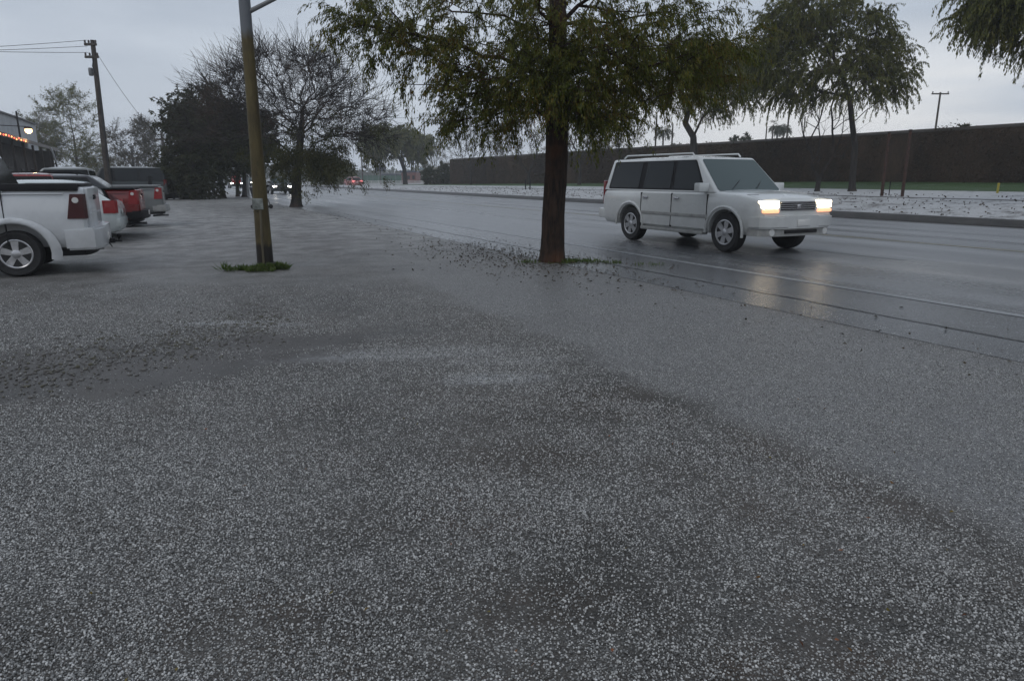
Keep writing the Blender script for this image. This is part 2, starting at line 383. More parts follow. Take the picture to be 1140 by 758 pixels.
kb = MB().grid([[(28.38, s_, height(28.4, s_)-.02), (28.40, s_, height(28.4, s_)+.02), (28.56, s_, height(28.5, s_)+.028), (28.58, s_, height(28.6, s_)-.02)] for s_ in ssk])
o = kb.build('sidewalk_edge', M_kerb, rot=(0, 0, RA)); o['kind'] = 'structure'
def lawn_material():
    m = Mat('lawn'); a = m.noise(1.1, 5, .6); b = m.noise(40, 4, .7, m.vec((1, 1, .2)))
    c = m.mix(b, (.014, .038, .006), (.045, .105, .016)); c = m.mix(m.rng(a, .60, .72, 0, .4), c, (.30, .32, .33))
    return m.set(col=c, rough=.7, normal=m.bump(b, .8, .05))
strip('lawn', 32.6, 60, -40, 118, lawn_material(), .008, 10, 90)
# ================================================================== TREES
def bark_material(name, dk, lt, sc_=1.):
    m = Mat(name); v = m.vec((9*sc_, 9*sc_, 1.6*sc_)); a = m.noise(1.6, 6, .7, v, .6); b = m.noise(.9*sc_, 4)
    c = m.mix(m.rng(a, .36, .64), dk, lt); c = m.mix(m.rng(b, .50, .64, 0, .75), c, (lt[0]*1.7, lt[1]*1.25, lt[2]*1.0))
    return m.set(col=c, rough=.8, normal=m.bump(a, 1., .09), spec=.25)
def leaf_material(name, cols, tr=.25, spec=.3):
    m = Mat(name); g = N(m.t, 'ShaderNodeNewGeometry'); r = N(m.t, 'ShaderNodeValToRGB'); r.color_ramp.interpolation = 'LINEAR'
    e = r.color_ramp.elements
    while len(e) < len(cols): e.new(.5)
    for i, c in enumerate(cols): e[i].position = i/(len(cols)-1); e[i].color = c+(1,)
    n = m.noise(.9, 3, .6)
    x = m.math('ADD', m.math('MULTIPLY', g.outputs['Random Per Island'], .6), m.math('MULTIPLY', m.rng(n, .3, .7), .4)); m.L(x, r.inputs[0])
    m.set(col=r.outputs[0], rough=.6, spec=spec)
    t = N(m.t, 'ShaderNodeBsdfTranslucent'); m.L(r.outputs[0], t.inputs[0]); x = N(m.t, 'ShaderNodeMixShader'); x.inputs[0].default_value = tr
    m.L(m.p.outputs[0], x.inputs[1]); m.L(t.outputs[0], x.inputs[2]); m.L(x.outputs[0], m.o.inputs[0]); return m.m
BARK_RED = bark_material('red_brown_bark', (.010, .0075, .006), (.062, .036, .024), 1.4)
BARK_GREY = bark_material('grey_bark', (.020, .018, .017), (.060, .054, .050), .6)
TWIG = flat('wet_twig', (.030, .024, .022), .7)
LEAF_OLIVE = leaf_material('olive_leaf', [(.024, .034, .005), (.055, .072, .007), (.095, .110, .010), (.14, .115, .012), (.15, .060, .009)])
LEAF_GREEN = leaf_material('weeping_leaf', [(.042, .056, .012), (.078, .092, .016), (.130, .130, .024), (.16, .125, .030)])
LEAF_DARK = leaf_material('dark_leaf', [(.016, .023, .009), (.030, .038, .012), (.052, .054, .018), (.055, .042, .018)])
LEAF_RUSSET = leaf_material('russet_leaf', [(.030, .028, .016), (.058, .050, .022), (.085, .060, .030), (.06, .036, .02)])

class Branches:
    """a tree of nodes: each target point in the crown is joined to the nearest wood already grown"""
    def __init__(s, trunk, tip_r, split=.22):
        s.P = [np.array(p, float) for p in trunk]; s.par = [-1]+list(range(len(trunk)-1)); s.nt = len(trunk); s.tip = tip_r
        s.Lw = [0.]
        for i in range(1, len(trunk)): s.Lw.append(s.Lw[-1]+np.linalg.norm(s.P[i]-s.P[i-1]))
        s.tips = []
    def reach(s, targets, first, wpath=.35, seg=.5, sag=.0, wob=.06, up=0.):
        c = s.P[s.nt-1]; T = sorted(targets, key=lambda t: np.linalg.norm(np.array(t)-c))
        for t in T:
            t = np.array(t, float); A = np.array(s.P[first:]); d = A-t; dist = np.linalg.norm(d, axis=1)
            cost = dist+wpath*np.array(s.Lw[first:])+np.maximum(0, A[:, 2]-t[2]+.1)*up
            i = int(np.argmin(cost))+first; a = s.P[i]; D = np.linalg.norm(t-a); n = max(1, int(round(D/seg))); prev = i
            for k in range(1, n+1):
                f = k/n; q = a+(t-a)*f
                q = q+np.array([0, 0, sag*D*f*(1-f)*4]) + (rng.normal(0, wob*D/n, 3) if k < n else 0)
                s.P.append(q); s.par.append(prev); s.Lw.append(s.Lw[prev]+np.linalg.norm(q-s.P[prev])); prev = len(s.P)-1
            s.tips.append(prev)
    def tubes(s, base_r, expo=2.3, thin=.0, trunk_r=None):
        P = np.array(s.P); n = len(P); acc = np.zeros(n); kids = np.zeros(n, int)
        for i in range(n-1, 0, -1):
            if acc[i] == 0: acc[i] = s.tip**expo
            acc[s.par[i]] += acc[i]
        r = acc**(1/expo); r[0] = r[1]
        rr = r.copy()
        sc_ = base_r/r[1]; k = np.clip((r-s.tip)/(r[1]-s.tip+1e-9), 0, 1); rr = r*(1+(sc_-1)*k**.6)
        if trunk_r:
            for i in range(s.nt): rr[i] = trunk_r[i]
        s.r = rr
        return P, rr
def tube_mesh(P, par, r, nt, seg_big=9, thr=.03, flare=True):
    """one closed sleeve per length of wood, thick wood rounder than thin"""
    V = []; F = []; base = 0
    P = np.asarray(P); par = np.asarray(par); idx = np.arange(1, len(P)); a = P[par[idx]]; b = P[idx]; ra = np.minimum(r[par[idx]], r[idx]*1.25); rb = r[idx]
    trunkmask = idx < nt; ra = np.where(trunkmask, r[par[idx]], ra)
    for big in (True, False):
        m = (rb > thr) if big else (rb <= thr)
        if not m.any(): continue
        k = seg_big if big else 3; A, B, Ra, Rb = a[m], b[m], ra[m], rb[m]
        d = B-A; L = np.linalg.norm(d, axis=1, keepdims=True)+1e-9; d = d/L
        ref = np.where(np.abs(d[:, 2:3]) < .9, np.array([[0, 0, 1.]]), np.array([[1., 0, 0]])); u = np.cross(d, ref); u /= np.linalg.norm(u, axis=1, keepdims=True); w_ = np.cross(d, u)
        A = A-d*Ra[:, None]*.25
        th = 2*np.pi*np.arange(k)/k; c, s_ = np.cos(th), np.sin(th)
        ring = u[:, None, :]*c[None, :, None]+w_[:, None, :]*s_[None, :, None]
        VA = A[:, None, :]+ring*Ra[:, None, None]; VB = B[:, None, :]+ring*Rb[:, None, None]
        n = len(A); vv = np.concatenate([VA, VB], 1).reshape(-1, 3); V.append(vv)
        j = np.arange(k); q = np.stack([j, (j+1) % k, k+(j+1) % k, k+j], 1); F.append((q[None]+(np.arange(n)*2*k)[:, None, None]).reshape(-1, 4)+base); base += len(vv)
    return np.concatenate(V), np.concatenate(F)
def trunk_mesh(pts, rad, n=18, lump=.08, flare=1.5, seed=0):
    r_ = np.random.default_rng(seed); V = []; pts = [np.array(p, float) for p in pts]; K = len(pts); ph = r_.uniform(0, 6.28, 5)
    # resample
    Q = []; Rr = []
    for i in range(K-1):
        m = 6
        for j in range(m): f = j/m; Q.append(pts[i]*(1-f)+pts[i+1]*f); Rr.append(rad[i]*(1-f)+rad[i+1]*f)
    Q.append(pts[-1]); Rr.append(rad[-1]); z0 = Q[0][2]
    for q, r in zip(Q, Rr):
        fl = 1+(flare-1)*math.exp(-(q[2]-z0)/.16)
        for k in range(n):
            A = 2*math.pi*k/n; root = 1+(fl-1)*(1+.5*math.sin(A*5+ph[0]))
            rr = r*root*(1+lump*math.sin(2*A+ph[1]+q[2]*1.1)+lump*.6*math.sin(3*A+ph[2]+q[2]*2.3)+lump*.35*math.sin(7*A+ph[3]+q[2]*.7)+r_.normal(0, .012))
            V.append((q[0]+rr*math.cos(A), q[1]+rr*math.sin(A), q[2]))
    m = len(Q); F = [[i*n+k, i*n+(k+1) % n, (i+1)*n+(k+1) % n, (i+1)*n+k] for i in range(m-1) for k in range(n)]
    return np.array(V), np.array(F)
def leaf_quads(base, dirv, L, Wd, curl=.15):
    """diamond leaves: base points, directions, length and width"""
    n = len(base); d = dirv/(np.linalg.norm(dirv, axis=1, keepdims=True)+1e-9)
    s_ = np.cross(d, rng.normal(0, 1, (n, 3))); s_ /= np.linalg.norm(s_, axis=1, keepdims=True)+1e-9; nrm = np.cross(d, s_)
    L = np.broadcast_to(L, (n,))[:, None]; Wd = np.broadcast_to(Wd, (n,))[:, None]
    v = np.stack([base, base+d*L*.5+s_*Wd+nrm*L*curl*.5, base+d*L, base+d*L*.5-s_*Wd+nrm*L*curl*.5], 1).reshape(-1, 3)
    return v, np.arange(4*n).reshape(-1, 4)
def twigs_from(P, dirs, length, droop, nseg=6, r=.004, wob=.12):
    """thin drooping shoots as polylines; returns points (n, nseg+1, 3)"""
    n = len(P); Q = [P]; d = dirs/(np.linalg.norm(dirs, axis=1, keepdims=True)+1e-9); L = np.broadcast_to(length, (n,))[:, None]/nseg; cur = P
    dr = np.broadcast_to(droop, (n,))[:, None]
    for k in range(nseg):
        d = d+rng.normal(0, wob, (n, 3)); d[:, 2:3] -= dr/nseg*(.5+k/nseg); d /= np.linalg.norm(d, axis=1, keepdims=True); cur = cur+d*L; Q.append(cur)
    return np.stack(Q, 1)
def poly_tubes(Q, r0, r1, k=3):
    n, m, _ = Q.shape; d = np.gradient(Q, axis=1); d /= np.linalg.norm(d, axis=2, keepdims=True)+1e-9
    u = np.cross(d, np.array([.31, .52, .79])); u /= np.linalg.norm(u, axis=2, keepdims=True)+1e-9; w_ = np.cross(d, u)
    rr = np.linspace(r0, r1, m)[None, :, None, None]; th = 2*np.pi*np.arange(k)/k
    V = Q[:, :, None, :]+(u[:, :, None, :]*np.cos(th)[None, None, :, None]+w_[:, :, None, :]*np.sin(th)[None, None, :, None])*rr
    i, j, q = np.meshgrid(np.arange(n), np.arange(m-1), np.arange(k), indexing='ij'); b = i*m*k+j*k
    F = np.stack([b+q, b+(q+1) % k, b+k+(q+1) % k, b+k+q], -1).reshape(-1, 4)
    return V.reshape(-1, 3), F
def join(parts):
    V = []; F = []; b = 0
    for v, f in parts: V.append(v); F.append(f+b); b += len(v)
    return np.concatenate(V), np.concatenate(F)
def crown_points(n, c, rad, shell=.45, clump=None, cut=None):
    """random points in an ellipsoid, more of them outwards; clump = (count, radius) gathers them into uneven masses"""
    out = []
    c = np.array(c); rad = np.array(rad)
    cc = []
    if clump:
        while len(cc) < clump[0]:
            q = rng.uniform(-1, 1, 3)
            if .25 < np.linalg.norm(q) < 1: cc.append(q)
        cc = np.array(cc)
    while len(out) < n:
        if clump:
            q = cc[rng.integers(len(cc))]+rng.normal(0, clump[1], 3)
        else: q = rng.uniform(-1, 1, 3)
        t = np.linalg.norm(q)
        if t > 1.12 or t < shell*rng.random(): continue
        p = c+q*rad
        if cut and not cut(p): continue
        out.append(p)
    return out
def leaves_along(Q, per, L, Wd, hang, spread=.7, jit=.02, i0=.1, lvar=.3):
    n, m, _ = Q.shape; t = rng.uniform(i0, 1, (n, per))*(m-1); i = np.minimum(t.astype(int), m-2); f = (t-i)[..., None]; k = np.arange(n)[:, None]
    b = Q[k, i]*(1-f)+Q[k, i+1]*f; d = (Q[k, i+1]-Q[k, i]); d /= np.linalg.norm(d, axis=2, keepdims=True)+1e-9
    b = b.reshape(-1, 3); d = d.reshape(-1, 3)*.7+rng.normal(0, spread, (n*per, 3)); d[:, 2] -= hang; b = b+rng.normal(0, jit, b.shape)
    return leaf_quads(b, d, L*rng.uniform(1-lvar, 1+lvar, len(b)), Wd)
def make_tree(name, label, cat, base, trunk, trad, targets, group=None, tip=.008, wpath=.35, seg=.5, up=.3, sag=.05, base_limb=None, leaf=None, leafmat=None, bark=None,
              first=None, shoot=(3, .6, .9, 6), shoot_mat=None, shoot_r=(.005, .002), rz=0, flare=1.5, limb_thr=.03, wob=.06, expo=2.3, shoot_up=.1, drop=0, seed=0, lump=.08):
    """name, base on the ground; trunk = points above the base; targets = crown points; leaf = (per shoot, length, width, hang, spread)"""
    root = empty(name, base, rz, label, cat, group)
    B = Branches(trunk, tip); B.reach(targets, first if first is not None else max(1, len(trunk)//2), wpath, seg, sag, wob, up)
    P, r = B.tubes(base_limb or trad[-1], expo, trunk_r=trad)
    tv, tf = trunk_mesh(trunk, trad, flare=flare, seed=seed, lump=lump)
    lv, lf = tube_mesh(P[:], B.par, r, B.nt, 7, limb_thr)
    # trunk sleeve replaces the first nt-1 segments of the limb mesh
    link('trunk', npmesh('trunk', tv, tf, True), bark or BARK_GREY, root)
    tips = np.array(B.tips); par = np.array(B.par); k, ln, dr, ns = shoot
    Pp = np.repeat(P[tips], k, 0); D = np.repeat(P[tips]-P[par[tips]], k, 0); D /= np.linalg.norm(D, axis=1, keepdims=True)+1e-9
    D = D+rng.normal(0, .55, D.shape); D[:, 2] += shoot_up
    if drop: keep = rng.random(len(Pp)) > drop; Pp, D = Pp[keep], D[keep]
    Q = twigs_from(Pp, D, ln*rng.uniform(.6, 1.3, len(Pp)), dr, ns)
    sv, sf = poly_tubes(Q, *shoot_r)
    link('limbs', npmesh('limbs', *join([(lv, lf), (sv, sf)]), True), bark or BARK_GREY, root)
    if leaf:
        per, L, Wd, hang, spr = leaf
        link('crown', npmesh('crown', *leaves_along(Q, per, L, Wd, hang, spr)), leafmat, root)
    return root, B, P, Q

# ---- the big tree in the middle
tb = gp(615, 291)
D0 = tb.y
def rel(u, v, dy=0):                       # offset from the tree's base of the spot seen at u,v, dy metres behind it
    d = ray(u, v); t = (D0+dy)/d[1]; return (d[0]*t-tb.x, dy, H+d[2]*t)
trunk = [(0, 0, -.05), rel(616, 240), rel(619, 190), rel(620, 140), rel(622, 90), rel(621, 30), (rel(620, 0)[0], .1, 5.4), (.1, .1, 6.6)]
trad = [.215, .195, .185, .18, .165, .14, .11, .07]
tg = []
def band(n, x0, x1, y0, y1, z0, z1):
    for _ in range(n): tg.append((rng.uniform(x0, x1), rng.uniform(y0, y1), rng.uniform(z0, z1)))
# crown seen from the photo side: left arm lower and longer, right arm heavy and level
def blobpts(n, u, v, rx, rz_, ry, dy=0):
    c = rel(u, v, dy)
    for _ in range(n):
        q = rng.normal(0, .48, 3); tg.append((c[0]+q[0]*rx, c[1]+q[1]*ry, max(2.25, c[2]+q[2]*rz_)))
blobpts(30, 480, 30, 1.3, .6, 1.4); blobpts(20, 520, 82, .9, .4, 1.2); blobpts(15, 430, 28, .9, .3, 1.1); blobpts(6, 455, 66, .8, .2, .8); blobpts(5, 395, 30, .5, .25, .6); blobpts(3, 470, 100, .4, .12, .6)
blobpts(30, 560, 100, .8, .45, 1.2); blobpts(40, 600, 60, .9, .8, 1.3); blobpts(44, 680, 85, 1.0, .6, 1.4); blobpts(44, 740, 80, .9, .42, 1.3)
blobpts(16, 655, 125, .8, .25, .9); blobpts(16, 540, 130, .7, .22, .9, .3); blobpts(24, 660, 30, 1.0, .5, 1.3); blobpts(16, 745, 35, .9, .4, 1.2, -.2); blobpts(12, 790, 60, .4, .3, .8)
blobpts(14, 632, 100, .5, .3, .4, -.9); blobpts(10, 605, 85, .5, .3, .4, -.9); blobpts(12, 625, 60, .5, .3, .4, -.8); blobpts(8, 650, 130, .4, .15, .3, -.8)
for _ in range(120):
    q = rng.normal(0, 1, 3); q /= np.linalg.norm(q); q *= rng.uniform(.5, 1)**.5; tg.append((q[0]*3.4, q[1]*3.2, 5.5+q[2]*2.0))
tree, B, P, Q = make_tree('shade_tree', 'large olive-leaved tree with a reddish brown trunk beside the road, nearest the camera', 'tree', tb, trunk, trad, tg, group='trees along the road edge',
    tip=.007, wpath=.25, seg=.42, up=.8, sag=.06, base_limb=.13, leafmat=LEAF_OLIVE, bark=BARK_RED, first=3, shoot=(6, .62, 1.1, 7),
    leaf=(44, .066, .0085, 1.3, .45), shoot_r=(.004, .0016), flare=1.25, limb_thr=.012, seed=5, wob=.09, lump=.05)
# a few long bare-ended whips reaching left against the sky
# ---- second tree along the road: bare twiggy top, olive skirt
def scaled(u0, v0, base):
    def f(u, v, dy=0):
        d = ray(u, v); t = (base.y+dy)/d[1]; return (d[0]*t-base.x, dy, H+d[2]*t)
    return f
b2 = gp(329.5, 230.5); f = scaled(0, 0, b2); px = b2.y/FPX
trunk = [(0, 0, -.05), f(330, 205), f(332, 180), f(335, 150), f(337, 120)]
tg = []
for _ in range(560):
    th = rng.uniform(0, 2*math.pi); rr = math.sqrt(rng.random()); zz = rng.random()
    R_ = 4.7*(.35+.65*math.sin(math.pi*min(1, .28+zz*.72)))
    x = R_*rr*math.cos(th)-.35; tg.append((x+(.7 if x > 0 else -.1), R_*rr*math.sin(th)*.9, 3.4+zz*3.7-(abs(x)/5)**2*1.0))
t2, B, P, Q = make_tree('half_bare_tree', 'tree with bare purple-grey upper twigs and an olive skirt of leaves beside the road', 'tree', b2, trunk, [.26, .22, .2, .16, .06], tg, group='trees along the road edge',
    tip=.010, wpath=.35, seg=.6, up=.5, sag=.10, base_limb=.12, bark=BARK_GREY, first=2, shoot=(9, 1.2, -.1, 5), shoot_r=(.010, .006), flare=1.3, limb_thr=.03, shoot_up=.12, seed=2)
tl = []
lowc = f(345, 178); 
for _ in range(210):
    q = rng.normal(0, .5, 3); tl.append(np.array((lowc[0]+q[0]*2.3, q[1]*2.2, lowc[2]+q[2]*1.0)))
for _ in range(30):
    q = rng.normal(0, .5, 3); tl.append(np.array((lowc[0]+.6+q[0]*2.6, q[1]*2.2, lowc[2]+1.5+q[2]*.8)))
tl = np.array(tl); D = tl-np.array([lowc[0], 0, lowc[2]+.8]); Qs = twigs_from(np.repeat(tl, 5, 0), np.repeat(D, 5, 0)*.5+rng.normal(0, .9, (len(tl)*5, 3)), .6, 1.3, 5)
link('crown', npmesh('crown', *join([leaves_along(Qs, 20, .11, .020, .8, .6, .07), poly_tubes(Qs, .006, .003)])), leaf_material('skirt_leaf', [(.016, .022, .006), (.036, .042, .009), (.070, .068, .013), (.085, .062, .014)]), t2)

# ---- dark evergreen thicket on the left of the road: three clumped trees
def plume(cx, cy, cz, rx, ry, rz_, n):
    return crown_points(n, (cx, cy, cz), (rx, ry, rz_), .35, (max(7, n//18), .2))
def thicket(u, v, label, W_, Ht, seed, lean=0, n=260, group='dark trees at the far end of the lot', lm=None, low=.12, leaf=(20, .22, .045, .5, .8), bk=None, shoot=None, trunk_h=.3, depth=.8, name='evergreen_tree', tr=.18, z=0):
    b = gp(u, v, z) if not isinstance(u, Vector) else u
    tk = [(0, 0, -.1), (lean*.3, 0, Ht*trunk_h*.5), (lean*.7, .05, Ht*trunk_h), (lean, .1, Ht*(trunk_h+.25))]
    zc = Ht*(low+1)/2
    return make_tree(name, label, 'tree', b, tk, [tr, tr*.85, tr*.7, tr*.45], plume(lean, 0, zc, W_/2, W_/2*depth, Ht*(1-low)/2, n), group=group,
        tip=.012, wpath=.35, seg=.7, up=.4, base_limb=tr*.5, bark=bk or BARK_GREY, first=1, shoot=shoot or (4, .75, .7, 5), leaf=leaf, leafmat=lm or LEAF_DARK, shoot_r=(.008, .004), limb_thr=.04, seed=seed)
thicket(219, 222, 'dark bushy evergreen with foliage to the ground at the end of the parking row', 4.4, 6.7, 11, n=360, low=.0, lean=0., trunk_h=.2)
thicket(249, 221, 'dark evergreen on a slanting trunk between the bushy evergreen and the leaning pole', 4.4, 7.0, 12, lean=-.2, n=330, low=.16)
thicket(264.5, 219, 'slim dark tree left of the leaning pole, right behind the stop sign', 4.0, 6.4, 13, n=230, low=.26, lean=.2, tr=.14)
thicket(272, 219.5, 'dark tree close behind the leaning pole with a straight trunk', 4.4, 6.6, 14, n=260, low=.30, lean=.3, tr=.17)

# ---- trees on the verge across the road
def weeping(base, label, f, trunk_px, crown, seed, n=300, tr=.16, per=26, L=.17, Wd=.02, first=2, lm=None, hang=1.3, ln=1.1, group='weeping trees on the far verge', name='weeping_tree'):
    if L < .3: per, L, Wd = int(per*1.5), L*.72, Wd*.8
    tk = [(0, 0, -.15)]+[f(u, v) for u, v in trunk_px]
    tg = []
    for (u, v, ru, rv, share) in crown:
        c = np.array(f(u, v)); px = base.y/FPX
        for _ in range(int(n*share)):
            q = rng.normal(0, 1, 3); q /= np.linalg.norm(q)+1e-9; q *= rng.uniform(.15, 1)**.45
            tg.append(c+q*np.array([ru*px, ru*px*.85, rv*px]))
    rad = [tr*(1-.5*i/(len(tk)-1)) for i in range(len(tk))]
    return make_tree(name, label, 'tree', base, tk, rad, tg, group=group, tip=.012, wpath=.4, seg=.7, up=.8, sag=.08, base_limb=tr*.5,
        bark=BARK_GREY, first=first, shoot=(5, ln, 2.6, 6), leaf=(per, L, Wd, hang, .35), leafmat=lm or LEAF_GREEN, shoot_r=(.007, .003), limb_thr=.03, seed=seed, shoot_up=.2)
def at_l(u, l, s=None):
    s = on_l(u, l); p = W(l, s); p.z = height(l, s)-.03; return p
b = at_l(950, 31.3); f = scaled(0, 0, b)
weeping(b, 'wide weeping tree with fine olive foliage on the verge, right of the white vehicle', f, [(950, 180), (947, 155), (944, 128), (938, 108), (925, 80)],
    [(872, 72, 36, 44, .26), (895, 36, 36, 34, .22), (950, 58, 40, 40, .24), (985, 96, 26, 32, .15), (925, 112, 52, 20, .13), (872, 108, 28, 26, .1)], 21, n=470, per=34)
b = at_l(772, 31); f = scaled(0, 0, b)
weeping(b, 'green weeping tree on a crooked trunk seen above the roof of the white vehicle', f, [(772, 190), (771, 165), (762, 150), (768, 130), (785, 110)],
    [(800, 105, 46, 38, .4), (760, 95, 40, 40, .3), (820, 95, 26, 30, .2), (785, 70, 30, 20, .1)], 22, n=400, tr=.26, per=26)
b = at_l(1235, 27.5); f = scaled(0, 0, b)
weeping(b, 'weeping tree at the right edge of the view, only its hanging outer branches in frame', f, [(1235, 150), (1232, 110), (1225, 60), (1210, 20)],
    [(1108, 22, 30, 26, .28), (1165, 30, 50, 38, .35), (1230, 30, 60, 50, .25), (1140, -20, 50, 30, .12)], 23, n=300, tr=.2, per=34, L=.15)
b = at_l(451.5, 33); b = gp(451.5, 207.5); f = scaled(0, 0, b)
weeping(b, 'umbrella-shaped green tree standing alone beyond the far kerb, right of the red car', f, [(451, 198), (450, 188), (446, 178), (440, 170)],
    [(420, 160, 16, 17, .3), (440, 156, 22, 18, .4), (462, 162, 16, 15, .3)], 24, n=260, tr=.45, per=22, L=.5, Wd=.07, ln=1.9, hang=.7, name='umbrella_tree', group=None)
b = gp(366, 207.2); f = scaled(0, 0, b)
weeping(b, 'low round hazy tree far down the road, left of the red car', f, [(366, 202), (366, 195)], [(362, 189, 15, 9, .5), (376, 191, 12, 8, .5)], 25, n=150, tr=.4, per=20, L=.6, Wd=.1, ln=1.6, hang=.5, name='round_tree', group=None)

# bare and half-bare trees behind the wall and on the verge
def bare(base, label, Ht, Wd, seed, n=120, multi=3, name='bare_tree', group='bare trees around the wall', leaf=None, lm=None, tr=.12, tipr=.012, low=.35, shoot=(5, .8, -.2, 4)):
    r_ = np.random.default_rng(seed)
    tk = [(0, 0, -.1), (.03, 0, Ht*.08), (.06, .03, Ht*low*.6), (r_.uniform(-.3, .3), .1, Ht*low)]
    tg = []
    for _ in range(n):
        th = r_.uniform(0, 6.28); rr = math.sqrt(r_.random()); zz = r_.random()**.8
        R_ = Wd/2*(.45+.55*math.sin(math.pi*(.25+.75*zz))); tg.append((R_*rr*math.cos(th), R_*rr*math.sin(th), Ht*(low+.02+(1-low-.02)*zz)))
    return make_tree(name, label, 'tree', base, tk, [tr, tr*.85, tr*.75, tr*.55], tg, group=group, tip=tipr, wpath=.6, seg=.7, up=1.6, sag=.05, base_limb=tr*.6, bark=BARK_GREY,
        first=1 if multi > 1 else 2, shoot=shoot, shoot_r=(.008, .004), limb_thr=.03, leaf=leaf, leafmat=lm, seed=seed, shoot_up=.5)
b = at_l(911, 30.8)
bare(b, 'young leafless tree with many upright stems under the weeping tree', 6.3, 3.0, 31, 60, multi=3, tr=.13, low=.16, tipr=.02)
for (u, l, Ht, Wd, n, lab) in [(524, 35.5, 8.5, 8.5, 200, 'spreading bare tree whose limbs fork low near the far end of the wall'),
        (560, 41, 7.5, 5, 110, 'bare tree rising behind the hazy stretch of wall, left of the near trunk'),
        (588, 35.5, 7.5, 5.5, 130, 'vase-shaped bare tree just left of the near trunk, in front of the wall'),
        (484, 43, 6.5, 5.5, 110, 'pale bare tree past the far end of the wall'),
        (645, 35, 8.0, 4.5, 130, 'bare tree just right of the near trunk, in front of the wall'),
        (668, 41, 7.5, 3.6, 110, 'bare tree behind the wall, second right of the near trunk'),
        (690, 35, 6.5, 4.0, 120, 'bare tree at the back end of the white vehicle')]:
    b = at_l(u, l); bare(b, lab, Ht, Wd, u, n, tr=.15, low=.24, tipr=.014, leaf=(5, .16, .03, .3, .8), lm=LEAF_RUSSET)
# left: trees behind the shop
def far_at(u, dist): d = ray(u, 198); return Vector((d[0]/d[1]*dist, dist, 0))
thicket(far_at(88, 96), 0, 'broad half-bare olive tree behind the shop, left of the tall utility pole', 11.5, 12.6, 41, n=330, low=.05, group='trees behind the shop', lm=LEAF_OLIVE, leaf=(9, .22, .04, .3, .9), shoot=(9, 1.2, .2, 5), name='scrub_tree', tr=.25)
thicket(far_at(150, 92), 0, 'dark brownish scrubby tree just right of the tall utility pole', 6.8, 8.6, 42, n=200, low=.05, group='trees behind the shop', lm=LEAF_RUSSET, leaf=(9, .2, .036, .3, .9), shoot=(8, 1., .2, 5), name='scrub_tree', tr=.22)
thicket(far_at(48, 112), 0, 'hazy half-bare tree behind the pale gable of the shop', 7, 11.5, 44, n=150, low=.1, group='trees behind the shop', lm=LEAF_RUSSET, leaf=(4, .2, .036, .3, .9), shoot=(9, 1.2, .2, 5), name='scrub_tree', tr=.22)
bare(far_at(172, 95), 'thin bare tree between the tall utility pole and the dark evergreens', 8.6, 6.0, 43, 170, group='trees behind the shop', shoot=(7, 1.1, -.2, 4))
# ================================================================== VEHICLES
def paint(name, col, rough=.25, coat=.6, dirt=(.20, .195, .185), metal=0.):
    m = Mat(name); X, Y, Z = m.xy(); n = m.noise(3.5, 6, .65); d = m.math('ADD', m.rng(Z, 1.0, .40, 0, .75), m.math('MULTIPLY', m.math('SUBTRACT', n, .5), 1.1), clamp=True)
    c = m.mix(d, col, tuple(col[i]*.45+dirt[i]*.4 for i in range(3)))
    drops = m.rng(m.voro(70), .0, .22, 1, 0)
    return m.set(col=c, rough=m.rng(d, 0, 1, rough, .65), coat=coat, metal=metal, normal=m.bump(drops, .12, .003))
GLASS = Mat('dark_glass').set(col=(.012, .015, .017), rough=.08, spec=.28)
GLASS_TEAL = Mat('windscreen_glass').set(col=(.035, .062, .064), rough=.06, spec=.4)
TYRE = flat('tyre_rubber', (.014, .014, .015), .75, sc_=20, bump=.3)
RIM = flat('alloy_rim', (.46, .46, .47), .32, metal=.75, sc_=9, var=.2)
BLACKP = flat('black_plastic', (.016, .016, .018), .65, spec=.2)
CHROME = flat('bright_metal', (.5, .5, .52), .22, metal=.9)
REDL = Mat('red_lamp').set(col=(.16, .008, .010), rough=.12, coat=.8)
REDB = Mat('bright_red_lamp').set(col=(.26, .010, .012), rough=.12, coat=.8)
CLEARL = Mat('clear_lamp').set(col=(.62, .62, .60), rough=.12, coat=.8)
CLADD = flat('grey_cladding', (.30, .30, .29), .5, sc_=5, var=.2)
def lamp_mat(name, col, st):
    m = Mat(name); return m.set(col=(.5, .5, .5), emis=col, es=st)
HEADL = lamp_mat('headlamp_on', (1, .86, .60), 7); AMBER = lamp_mat('signal_on', (1, .36, .13), 1.6); TAILON = lamp_mat('tail_lamp_on', (1, .10, .08), 1.1)
def rounded_panel(P, m, r, off, thick=.006, n=5):
    """P = four corners (00, 10, 11, 01) of a flat side; m = margins (left, right, bottom, top) in metres; returns (verts, faces)"""
    P = [Vector(p) for p in P]; wd = (P[1]-P[0]).length; ht = ((P[3]-P[0]).length+(P[2]-P[1]).length)/2
    nrm = (P[1]-P[0]).cross(P[3]-P[0]).normalized()
    x0, x1, y0, y1 = m[0]/wd, 1-m[1]/wd, m[2]/ht, 1-m[3]/ht; rx, ry = r/wd, r/ht; pts = []
    for cx, cy_, a0 in ((x1-rx, y0+ry, -90), (x1-rx, y1-ry, 0), (x0+rx, y1-ry, 90), (x0+rx, y0+ry, 180)):
        for k in range(n+1):
            a = R(a0+90*k/n); pts.append((cx+rx*math.cos(a), cy_+ry*math.sin(a)))
    out = []
    for o in (off, off+thick):
        for x, y in pts:
            a = P[0].lerp(P[1], x); b = P[3].lerp(P[2], x); out.append(a.lerp(b, y)+nrm*o)
    k = len(pts); F = [list(range(k, 2*k)), list(range(k))[::-1]]+[[i, (i+1) % k, k+(i+1) % k, k+i] for i in range(k)]
    return out, F
def add_panel(mb, *a, **k):
    V, F = rounded_panel(*a, **k); vs = [mb.bm.verts.new(v) for v in V]
    for f in F: mb.bm.faces.new([vs[i] for i in f])
    return mb
